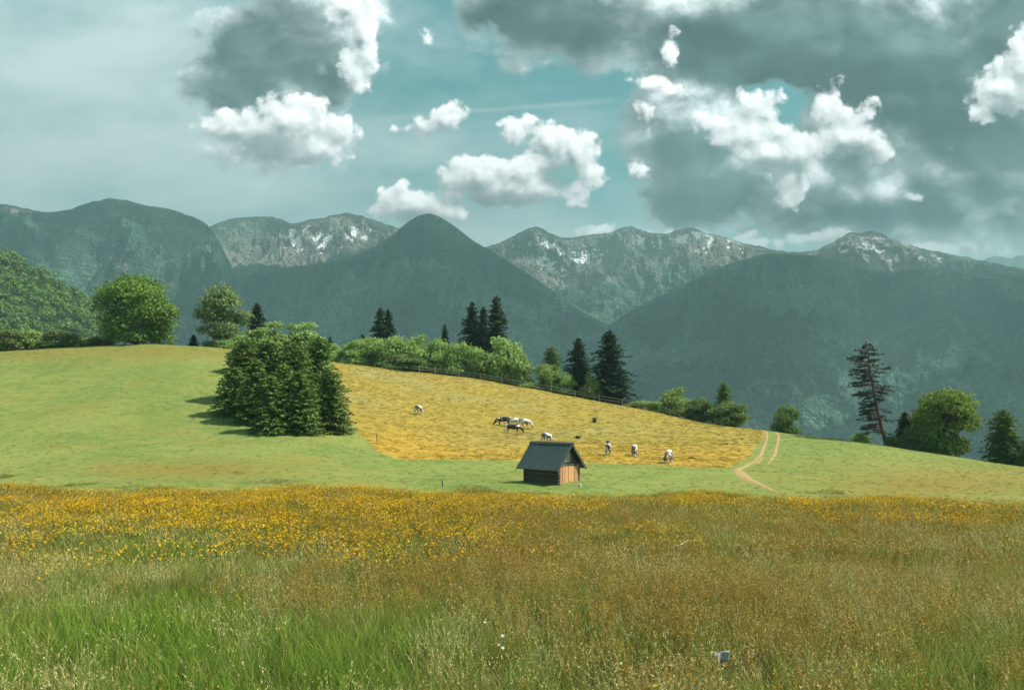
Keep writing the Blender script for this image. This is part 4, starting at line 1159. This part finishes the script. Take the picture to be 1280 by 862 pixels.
# keep the ruts bare
tv = TV[:, :2]
for c0 in range(0, len(tv), 1):
    pass
tb = (X > 14) & (X < 52)
ii = np.where(tb)[0]
dmin = np.full(len(ii), 9.0)
for p in tv[::2]:
    dmin = np.minimum(dmin, np.hypot(X[ii]-p[0], D[ii]-p[1]))
bare = np.zeros(len(X), bool); bare[ii[dmin < 0.42]] = True
X, D, pm = X[~bare], D[~bare], pm[~bare]
idx = np.where(pm > rg.random(len(X)), rg.integers(3, 6, len(X)), rg.integers(0, 3, len(X)))
idx = np.where((pm > 0.5) & (rg.random(len(X)) < 0.10*(1+fbm(X/6, D/5, 3, 99)*2)), rg.integers(0, 3, len(X)), idx)
protos = [short_tuft(P_TURF, 50+i, extra=P_OLIVE) for i in range(3)]+[short_tuft(P_OCHRE, 60+i, extra=P_OLIVE) for i in range(3)]
scatter('short_grass', X, D, idx, rg.uniform(0.6, 1.3, len(X))*np.where(pm > 0.5, 1.0, 0.7), protos, seed=9)

# ------------------------------------------------------------------ helpers for built things
def bmesh_obj(name, mats, parent, fn, smooth=False, bevel=0.0):
    bm = bmesh.new(); fn(bm)
    if bevel: bmesh.ops.bevel(bm, geom=bm.edges[:], offset=bevel, segments=1, affect='EDGES')
    me = bpy.data.meshes.new(name); bm.to_mesh(me); bm.free()
    for m_ in (mats if isinstance(mats, (list, tuple)) else [mats]): me.materials.append(m_)
    if smooth:
        for p in me.polygons: p.use_smooth = True
    return link(name, me, parent)
def box(bm, c, s, rot=None, off=(0, 0, 0)):
    r = bmesh.ops.create_cube(bm, size=1.0)
    M = Matrix.Translation(Vector(c)) @ (rot.to_matrix().to_4x4() if rot is not None else Matrix()) @ Matrix.Diagonal((s[0], s[1], s[2], 1))
    bmesh.ops.transform(bm, matrix=M, verts=r['verts'])
    return r['verts']
def wood_mat(name, a, b, axis=(1, 1, 6), rough=0.85):
    m, t = material(name)
    tcx = t.n('ShaderNodeTexCoord'); g = t.n('ShaderNodeNewGeometry')
    n = t.noise(t.v('MULTIPLY', tcx.outputs['Object'], axis), 3.0, 6, 0.65)
    c = t.mix(t.ramp(n, 0.3, 0.7), a, b)
    h = t.n('ShaderNodeHueSaturation'); t.put(h.inputs['Value'], t.m('MULTIPLY', t.ramp(g.outputs['Random Per Island'], 0, 1, 0.72, 1.22, False), t.ramp(t.n('ShaderNodeObjectInfo').outputs['Random'], 0, 1, 0.78, 1.2, False))); t.put(h.inputs['Color'], c)
    surf(t, h.outputs[0], rough, t.bump(n, 0.6, 0.02), spec=0.15)
    return m
W_FRESH = wood_mat('larch_boards', (0.38, 0.180, 0.080), (0.58, 0.31, 0.155), (9, 9, 0.9))
W_DARK = wood_mat('weathered_logs', (0.040, 0.034, 0.032), (0.19, 0.155, 0.13), (0.7, 8, 8))
W_GABLE = wood_mat('weathered_boards', (0.085, 0.060, 0.055), (0.20, 0.145, 0.125), (9, 9, 0.8))
W_GREY = wood_mat('silvered_wood', (0.20, 0.185, 0.16), (0.42, 0.39, 0.35), (2, 2, 2))
M_ROOF, t = material('green_sheet_roof')
tcx = t.n('ShaderNodeTexCoord')
n = t.noise(t.v('MULTIPLY', tcx.outputs['Object'], (0.35, 7, 0.35)), 1.6, 5, 0.7)
surf(t, t.mix(t.ramp(n, 0.3, 0.72), (0.018, 0.034, 0.033), (0.052, 0.080, 0.078)), 0.62, t.bump(n, 0.3, 0.02), spec=0.35)

# ------------------------------------------------------------------ the hay hut
hx_, hD_, hz_ = ground_hit(697.5, 607.5)     # nearest corner of the hut stands here
AZ = R(50)
WL, WG, WH = 3.05, 2.55, 1.32                # length of the log wall, width of the gable, wall height
RISE = 1.72
hut = empty('hut', (hx_, hD_, hz_-0.05), 'small hay hut with dark green sheet roof and a wall of orange boards, standing at the edge of the tall meadow', 'hut', rz=0.0)
hut['label'] = 'small hay hut with dark green roof and orange board front, beside the tall meadow'
# local axes: +X along the gable wall (to the right and back), +Y along the log wall (to the left and back)
ex = Vector((math.cos(AZ), math.sin(AZ), 0)); ey = Vector((-math.sin(AZ), math.cos(AZ), 0))
hut.rotation_euler = (0, 0, AZ); hut.scale = (1.02, 1.02, 1.06)
def logs(bm):
    rg_ = random.Random(4)
    nl = 6; hh = WH/nl
    for wall in range(3):
        for i in range(nl):
            z = hh*(i+0.5); r = hh*0.50
            if wall == 0: a, b_ = Vector((0.05, -0.12, z)), Vector((0.05, WL+0.12, z))
            elif wall == 1: a, b_ = Vector((WG-0.05, -0.02, z)), Vector((WG-0.05, WL+0.12, z))
            else: a, b_ = Vector((-0.12, WL-0.05, z+hh*0.3)), Vector((WG+0.12, WL-0.05, z+hh*0.3))
            L = (b_-a).length
            res = bmesh.ops.create_cone(bm, cap_ends=True, segments=10, radius1=r*rg_.uniform(.86, 1.0), radius2=r*rg_.uniform(.82, 1.0), depth=L)
            M = Matrix.Translation((a+b_)/2+Vector((0, 0, rg_.uniform(-.01, .01)))) @ (b_-a).to_track_quat('Z', 'Y').to_matrix().to_4x4()
            bmesh.ops.transform(bm, matrix=M, verts=res['verts'])
bmesh_obj('log_wall', W_DARK, hut, logs, True)
bmesh_obj('floor', W_DARK, hut, lambda bm: box(bm, (WG/2, WL/2, 0.05), (WG-0.3, WL-0.3, 0.1)))
def inner(bm): box(bm, (0.10, WL/2, WH/2), (0.02, WL-0.2, WH-0.02))
bmesh_obj('wall_lining', W_DARK, hut, inner)
xs_ = [0.10]; rgb = random.Random(11)
while xs_[-1] < WG-0.30: xs_.append(xs_[-1]+rgb.uniform(0.24, 0.44))
xs_[-1] = WG-0.14
for i in range(len(xs_)-1):
    a_, b_ = xs_[i], xs_[i+1]; dz = rgb.uniform(-.03, .03); yy = -0.045-0.016*(i % 2)
    bmesh_obj('front_board', W_FRESH, hut, lambda bm: box(bm, ((a_+b_)/2, yy, WH/2+dz/2-0.02), (b_-a_-0.035, 0.03, WH+dz)))
bmesh_obj('corner_post', W_DARK, hut, lambda bm: box(bm, (0.02, -0.03, WH/2), (0.12, 0.12, WH)))
bmesh_obj('corner_post', W_DARK, hut, lambda bm: box(bm, (WG-0.05, -0.03, WH/2), (0.13, 0.13, WH)))
bmesh_obj('lintel', W_DARK, hut, lambda bm: box(bm, (WG/2, -0.03, WH+0.06), (WG+0.1, 0.12, 0.10)))
GH = RISE*(WG/2)/(WG/2+0.36)
def gable(yy, nb=9):
    def f(bm):
        for i in range(nb):
            a = WG*i/nb+0.008; b = WG*(i+1)/nb-0.008
            def zt_(x): return WH+0.02+GH*(1-abs(x-WG/2)/(WG/2))
            pts = [(a, zt_(a)), (b, zt_(b))]
            if a < WG/2 < b: pts = [(a, zt_(a)), (WG/2, zt_(WG/2)), (b, zt_(b))]
            o_ = 0.012*(i % 2)
            fr = [bm.verts.new((a, yy-o_, WH+0.11)), bm.verts.new((b, yy-o_, WH+0.11))]+[bm.verts.new((x, yy-o_, max(z, WH+0.115))) for x, z in reversed(pts)]
            face = bm.faces.new(fr)
            r = bmesh.ops.extrude_face_region(bm, geom=[face])
            vv = [e for e in r['geom'] if isinstance(e, bmesh.types.BMVert)]
            bmesh.ops.translate(bm, vec=(0, 0.03, 0), verts=vv)
        bmesh.ops.recalc_face_normals(bm, faces=bm.faces)
    return f
bmesh_obj('gable_boards', W_GABLE, hut, gable(0.12))
bmesh_obj('gable_boards', W_GABLE, hut, gable(WL-0.05))
bmesh_obj('gable_panel', W_GREY, hut, lambda bm: box(bm, (WG/2, 0.085, WH+0.11+0.42), (0.62, 0.04, 0.62)))['label'] = 'paler board panel in the dark gable'
# roof: two corrugated sheets, overhanging
OV = 0.46; Y0, Y1 = -0.38, WL+0.46
hw = WG/2+OV; ZE = WH-0.24; ZR = ZE+RISE+0.10
def roof_side(sg):
    def f(bm):
        nx = 60; th = 0.035
        for lay in (0, 1):
            rows = []
            for j, s_ in enumerate((0.0, 0.33, 0.66, 1.0)):
                row = []
                for i in range(nx+1):
                    y = Y0+(Y1-Y0)*i/nx
                    w_ = 0.012*math.cos(i/nx*2*math.pi*15)
                    sag = -0.015*math.sin(math.pi*i/nx)-0.02*math.sin(s_*math.pi)
                    row.append(bm.verts.new((WG/2+sg*hw*(1-s_), y, ZE+(ZR-ZE)*s_+w_+sag-lay*th)))
                rows.append(row)
            for j in range(3):
                for i in range(nx):
                    bm.faces.new([rows[j][i], rows[j][i+1], rows[j+1][i+1], rows[j+1][i]])
        bm.verts.ensure_lookup_table()
        n_ = (nx+1)*4
        for i in range(nx): bm.faces.new([bm.verts[i], bm.verts[i+1], bm.verts[n_+i+1], bm.verts[n_+i]])
        for j in range(3):
            for e in (0, nx):
                a = j*(nx+1)+e; b = (j+1)*(nx+1)+e
                bm.faces.new([bm.verts[a], bm.verts[b], bm.verts[n_+b], bm.verts[n_+a]])
        bmesh.ops.recalc_face_normals(bm, faces=bm.faces)
    return f
bmesh_obj('roof_sheet', M_ROOF, hut, roof_side(-1))
bmesh_obj('roof_sheet', M_ROOF, hut, roof_side(1))
bmesh_obj('ridge_cap', M_ROOF, hut, lambda bm: [box(bm, (WG/2+s_*0.075, (Y0+Y1)/2, ZR-0.045), (0.20, Y1-Y0+0.06, 0.02), Euler((0, s_*math.atan2(ZR-ZE, hw), 0))) for s_ in (-1, 1)])
def verge(sg, yv):
    p0 = Vector((WG/2, yv, ZR-0.09)); p1 = Vector((WG/2+sg*hw, yv, ZE-0.09))
    c_ = (p0+p1)/2; L = (p1-p0).length; ang = math.atan2(p0.z-p1.z, abs(p1.x-p0.x))
    return lambda bm: box(bm, c_, (L, 0.03, 0.12), Euler((0, sg*ang, 0)))
for yv in (Y0+0.03, Y1-0.03):
    for sg in (-1, 1): bmesh_obj('bargeboard', W_DARK, hut, verge(sg, yv))
bmesh_obj('rafter', W_DARK, hut, lambda bm: [box(bm, (x_, (Y0+Y1)/2, z_), (0.09, Y1-Y0-0.12, 0.10)) for x_, z_ in ((WG/2, ZR-0.17), (0.0, WH+0.02), (WG, WH+0.02))])
# pale stone at the foot of the boards
M_STONE, t = material('pale_stone')
tcx = t.n('ShaderNodeTexCoord'); n = t.noise(tcx.outputs['Object'], 6, 4, 0.6)
surf(t, t.mix(t.ramp(n, 0.4, 0.6), (0.30, 0.29, 0.27), (0.75, 0.73, 0.70)), 0.9, t.bump(n, 0.5, 0.03))
def rock(name, px, py, s, label, cat, mat, seed, group=None, sink=0.3, D=None):
    x, D_, z = ground_hit(px, py)
    rg_ = np.random.default_rng(seed)
    bm = bmesh.new(); bmesh.ops.create_icosphere(bm, subdivisions=3, radius=1)
    for v in bm.verts:
        n_ = 0.25*math.sin(v.co.x*4+seed)*math.cos(v.co.y*5+seed*2)+0.12*math.sin(v.co.z*9+seed)
        v.co = v.co*(1+n_); v.co.x *= s[0]; v.co.y *= s[1]; v.co.z *= s[2]
    me = bpy.data.meshes.new(name); bm.to_mesh(me); bm.free(); me.materials.append(mat)
    for p in me.polygons: p.use_smooth = True
    o = link(name, me, None, label=label, category=cat)
    if group: o['group'] = group
    o.location = (x, D_, z+s[2]*(1-sink)*0.6)
    return o
rock('stone', 725, 608.5, (0.11, 0.10, 0.15), 'small white stone leaning at the right foot of the orange boards of the hut', 'stone', M_STONE, 3)
M_EARTH, t = material('dark_earth')
tcx = t.n('ShaderNodeTexCoord'); n = t.noise(tcx.outputs['Object'], 9, 4, 0.7)
surf(t, t.mix(t.ramp(n, 0.3, 0.7), (0.03, 0.024, 0.014), (0.09, 0.07, 0.035)), 0.95, t.bump(n, 1.0, 0.06), spec=0.05)
MH = 'dark mole heaps on the pasture'
for i, (px, py, s, lb) in enumerate([(760, 528, .14, 'dark mole heap right of the thistle clump high on the pasture'), (865, 574, .26, 'wide dark mole heap right of the rightmost cow'), (858, 532, .12, 'small mole heap high on the right of the pasture below the short fence'),
                     (927, 549, .15, 'mole heap nearest to the top of the cart track'), (908, 556, .15, 'mole heap on the right of the pasture, left of the one by the track')]):
    rock('mole_heap', px, py, (s*1.3, s, s*0.5), lb, 'mole heap', M_EARTH, 10+i, MH, 0.1)
def weed(px, py, h, w, label, seed):
    x, D_, z = ground_hit(px, py); e = empty('thistle', (x, D_, z-0.02), label, 'thistle')
    rg_ = np.random.default_rng(seed)
    V, Fc, H, tp, dr = blades(rg_, 16, w*0.4, h*0.6, h, 0.03, 0.5, 0.2)
    o = assemble('stem', [(V, Fc, H, P_STEM)]); COL.objects.link(o); o.parent = e; o.name = 'stem'
    nq = 260; C = np.stack([rg_.normal(size=nq)*w*.33, rg_.normal(size=nq)*w*.33, rg_.random(nq)*h*.85+.04], 1)
    A = unit(rg_.normal(size=(nq, 3))); B = unit(np.cross(A, rg_.normal(size=(nq, 3))))
    V, Fc = quads(C, A*0.10, B*0.04)
    link('leaves', np_mesh('thistle_leaves', V, Fc, [L_SPR]), e)
weed(743, 527, 0.75, 0.55, 'dark thistle clump standing alone high on the yellow pasture', 5)
weed(722, 547.5, 0.35, 0.5, 'low grey thistle clump on the pasture above the hut roof', 6)

# ------------------------------------------------------------------ cows
def cow_mesh(seed, grazing=True, swing=0.0):
    sk = {}; E = []; V = []; Rr = []
    def p(n_, co, r): sk[n_] = len(V); V.append(co); Rr.append(r)
    def e(*c_):
        for a, b in zip(c_, c_[1:]): E.append((sk[a], sk[b]))
    p('pel', (-0.62, 0, 1.10), (0.27, 0.31)); p('rump', (-0.88, 0, 1.12), (0.17, 0.22)); p('bel', (-0.15, 0, 1.02), (0.34, 0.38)); p('rib', (0.28, 0, 1.02), (0.32, 0.36)); p('cst', (0.62, 0, 1.05), (0.24, 0.31))
    e('rump', 'pel', 'bel', 'rib', 'cst')
    if grazing:
        p('nk', (0.92, swing*.3, 0.98), (0.16, 0.20)); p('nk2', (1.14, swing*.6, 0.74), (0.12, 0.16)); p('pol', (1.28, swing, 0.54), (0.12, 0.13)); p('fac', (1.38, swing*1.1, 0.34), (0.10, 0.095)); p('muz', (1.46, swing*1.2, 0.14), (0.085, 0.075))
    else:
        p('nk', (0.92, swing*.3, 1.20), (0.16, 0.20)); p('nk2', (1.12, swing*.6, 1.36), (0.12, 0.16)); p('pol', (1.28, swing, 1.46), (0.12, 0.13)); p('fac', (1.46, swing*1.1, 1.36), (0.10, 0.095)); p('muz', (1.62, swing*1.2, 1.24), (0.085, 0.075))
    e('cst', 'nk', 'nk2', 'pol', 'fac', 'muz')
    hx0, hz0 = V[sk['pol']][0], V[sk['pol']][2]
    for s_ in (-1, 1):
        q = 'l' if s_ < 0 else 'r'; st = 0.07*s_
        p('hp'+q, (-0.70, s_*0.19, 0.86), (0.15, 0.13)); p('st'+q, (-0.62+st, s_*0.20, 0.66), (0.10, 0.09)); p('hk'+q, (-0.80+st, s_*0.20, 0.46), (0.055, 0.06)); p('hf'+q, (-0.76+st, s_*0.20, 0.14), (0.045, 0.045)); p('hh'+q, (-0.72+st, s_*0.20, 0.03), (0.06, 0.06))
        e('pel', 'hp'+q, 'st'+q, 'hk'+q, 'hf'+q, 'hh'+q)
        p('sh'+q, (0.58, s_*0.18, 0.80), (0.12, 0.11)); p('kn'+q, (0.60-st, s_*0.18, 0.44), (0.06, 0.06)); p('ff'+q, (0.59-st, s_*0.18, 0.14), (0.045, 0.045)); p('fh'+q, (0.62-st, s_*0.18, 0.03), (0.06, 0.06))
        e('cst', 'sh'+q, 'kn'+q, 'ff'+q, 'fh'+q)
        p('er'+q, (hx0-0.06, V[sk['pol']][1]+s_*0.26, hz0+0.05), (0.05, 0.025)); e('pol', 'er'+q)
        p('hn'+q, (hx0-0.02, V[sk['pol']][1]+s_*0.10, hz0+0.17), (0.022, 0.022)); e('pol', 'hn'+q)
    p('ta', (-1.02, 0, 1.20), (0.035, 0.035)); p('tb', (-1.10, 0.02, 0.85), (0.025, 0.025)); p('tc', (-1.08, 0.03, 0.45), (0.045, 0.045)); e('rump', 'ta', 'tb', 'tc')
    p('ud', (-0.48, 0, 0.70), (0.13, 0.13)); e('pel', 'ud')
    me = bpy.data.meshes.new('cow_skeleton'); me.from_pydata(V, E, [])
    o = bpy.data.objects.new('cow_skeleton', me); COL.objects.link(o)
    sm = o.modifiers.new('skin', 'SKIN'); sm.use_smooth_shade = True
    for i, r_ in enumerate(Rr):
        me.skin_vertices[0].data[i].radius = r_
        me.skin_vertices[0].data[i].use_root = (i == 0)
    sb = o.modifiers.new('sub', 'SUBSURF'); sb.levels = 1; sb.render_levels = 1
    bpy.context.view_layer.update()
    out = bpy.data.meshes.new_from_object(o.evaluated_get(bpy.context.evaluated_depsgraph_get()))
    out.name = 'cow'
    COL.objects.unlink(o); bpy.data.objects.remove(o); bpy.data.meshes.remove(me)
    return out
def hide_mat(name, thr, seed, white=(0.72, 0.68, 0.64), black=(0.016, 0.015, 0.016)):
    m, t = material(name)
    tcx = t.n('ShaderNodeTexCoord')
    n = t.noise(t.v('ADD', tcx.outputs['Object'], (seed*3.7, seed*1.3, seed*0.7)), 1.9, 2, 0.5)
    ox, oy, oz = t.sep(tcx.outputs['Object'])
    k = t.ramp(n, thr-0.012, thr+0.012)
    low = t.ramp(oz, 0.30, 0.44, 0.45, 0.0)      # pale legs below the knee
    k = t.m('MAXIMUM', k, low)
    c = t.mix(k, black, white)
    f = t.noise(tcx.outputs['Object'], 30, 3, 0.6)
    surf(t, t.mix(t.m('MULTIPLY', f, 0.2), c, (0.3, 0.25, 0.2)), 0.7, spec=0.2)
    return m
HB1 = hide_mat('black_hide', 0.60, 1); HB2 = hide_mat('pied_hide', 0.53, 2); HB3 = hide_mat('white_hide', 0.46, 3, (0.78, 0.70, 0.66)); HB4 = hide_mat('mostly_white_hide', 0.50, 5, (0.80, 0.74, 0.70), (0.10, 0.07, 0.06))
cm = [cow_mesh(0), cow_mesh(1, True, 0.18), cow_mesh(2, True, -0.15), cow_mesh(3, False, 0.1)]
COWS = [(523, 518.5, 76, 0, HB2, 1.0, 'black and white cow grazing alone on the upper left of the yellow pasture'),
 (630, 531.5, 172, 1, HB1, 1.0, 'black cow with a white rump, leftmost of the herd of four'),
 (641, 532.5, 12, 0, HB3, 1.0, 'whitish cow in the middle of the herd of four'),
 (653, 534.5, -8, 2, HB3, 1.05, 'white cow with a dark head, rightmost of the herd of four'),
 (641, 542.0, -14, 1, HB1, 1.0, 'nearly all black cow standing lowest of the herd of four'),
 (683, 554.5, 58, 0, HB2, 1.0, 'dark pied cow just above the ridge of the hut roof'),
 (760, 570.5, 78, 3, HB2, 0.95, 'grey and white cow seen from behind, left of the three cows right of the hut'),
 (793, 571.0, -96, 0, HB4, 0.95, 'slim pinkish white cow, middle of the three cows right of the hut'),
 (836, 578.5, -108, 2, HB4, 0.98, 'large white cow grazing head on, rightmost cow of all')]
for (px, py, rz, v, mt, s_, lb) in COWS:
    x, D_, z = ground_hit(px, py)
    me = cm[v].copy(); me.materials.clear(); me.materials.append(mt)
    o = link('cow', me, None, label=lb, category='cow', group='cows on the yellow pasture')
    o.location = (x, D_, z-0.11); o.rotation_euler = (0, 0, R(rz)); o.scale = (s_*1.02, s_*1.18, s_*1.05)

# ------------------------------------------------------------------ fences
def fence(name, pts, label, posts, rails=(0.55, 1.0), off=0.6):
    """pts: photo columns; the fence runs along the crest line"""
    P3 = []
    for px in posts:
        D_ = crest(px)-off; x = (px-640)/F*D_; P3.append(Vector((x, D_, float(hgt(x, D_)))))
    e = empty(name, P3[0], label, 'fence')
    o0 = P3[0]
    rg_ = random.Random(len(posts))
    for q in P3:
        a = rg_.uniform(-.05, .05)
        bmesh_obj('post', W_GREY, e, lambda bm: box(bm, q-o0+Vector((0, 0, 0.52)), (0.11, 0.11, 1.30), Euler((a, a*.6, 0))), bevel=0.01)
    for h_ in rails:
        for q0, q1 in zip(P3, P3[1:]):
            d0 = q0-o0+Vector((0, -0.08, h_+rg_.uniform(-.05, .05))); d1 = q1-o0+Vector((0, -0.08, h_+rg_.uniform(-.05, .05)))
            c_ = (d0+d1)/2; L = (d1-d0).length; ro = (d1-d0).to_track_quat('X', 'Z').to_euler()
            bmesh_obj('rail', W_GREY, e, lambda bm: box(bm, c_, (L+0.1, 0.04, 0.07), ro), bevel=0.008)
fence('fence', None, 'long weathered two-rail fence along the crest below the hedgerow', [505, 524, 544, 573, 600, 627, 658, 689, 719, 749, 778, 806])
fence('fence', None, 'short piece of rail fence below the tallest round bush on the crest', [824, 837, 850])
def wpost(px, py, h, label):
    x, D_, z = ground_hit(px, py)
    o = bmesh_obj('fence_post', W_DARK, None, lambda bm: (bmesh.ops.create_cone(bm, cap_ends=True, segments=8, radius1=0.05, radius2=0.04, depth=h)), bevel=0.004)
    o.location = (x, D_, z+h/2-0.1); o['label'] = label; o['category'] = 'post'; o['group'] = 'thin pasture posts'
wpost(285.5, 475, 0.9, 'thin dark post left of the spruce clump above its shadow')
wpost(279, 528, 0.9, 'thin dark post in the shadow at the left of the spruce clump')
wpost(471, 552, 0.9, 'thin dark post at the lower left border of the yellow pasture')
wpost(553, 607, 0.55, 'thin dark post in the green strip between pasture and tall meadow')

# ------------------------------------------------------------------ litter in the foreground grass
M_RAG, t = material('pale_cloth')
tcx = t.n('ShaderNodeTexCoord'); n = t.noise(tcx.outputs['Object'], 14, 3, 0.6)
surf(t, t.mix(t.ramp(n, 0.42, 0.58), (0.12, 0.14, 0.19), (0.45, 0.47, 0.50)), 0.8)
x, D_, z = ground_hit(903, 874, 5.5)
def rag(bm):
    bmesh.ops.create_grid(bm, x_segments=16, y_segments=16, size=0.045)
    for v in bm.verts:
        a, b = v.co.x*30, v.co.y*30
        v.co.z = 0.030*math.sin(a*1.3+b)+0.022*math.cos(b*2.1-a*.6)-0.25*v.co.x*0.6
        v.co.x *= 1.15; v.co.y *= 0.7
    r = bmesh.ops.solidify(bm, geom=bm.faces[:], thickness=0.004)
o = bmesh_obj('rag', M_RAG, None, rag, True)
o.location = (x, D_, z+0.36); o.rotation_euler = (0.5, 0.25, 0.3); o['label'] = 'crumpled bluish white rag caught in the grass at the lower right'; o['category'] = 'litter'
M_TWIG, t = material('bleached_twig'); surf(t, (0.42, 0.38, 0.30), 0.8)
def twig(px, py, L, label, seed, rz, dy):
    x, D_, z = ground_hit(px, py+dy); rg_ = random.Random(seed)
    pts = [(-L/2+L*i/7, rg_.uniform(-.04, .04), 0.03*rg_.uniform(-1, 1)+0.03*math.sin(i)) for i in range(8)]
    V, Fc = join([tube(pts, [0.009*(1.1-i/9) for i in range(8)], 6), tube([pts[3], (pts[3][0]+.12, .10, .05), (pts[3][0]+.25, .14, .10)], [.009, .007, .003], 5)])
    o = link('twig', np_mesh('twig', V, Fc, [M_TWIG], True), None, label=label, category='twig')
    o.location = (x, D_, z+0.50); o.rotation_euler = (0, 0.05, rz)
twig(850, 692, 0.26, 'pale crooked twig lying on the rusty meadow right of the centre', 3, 0.2, 26)
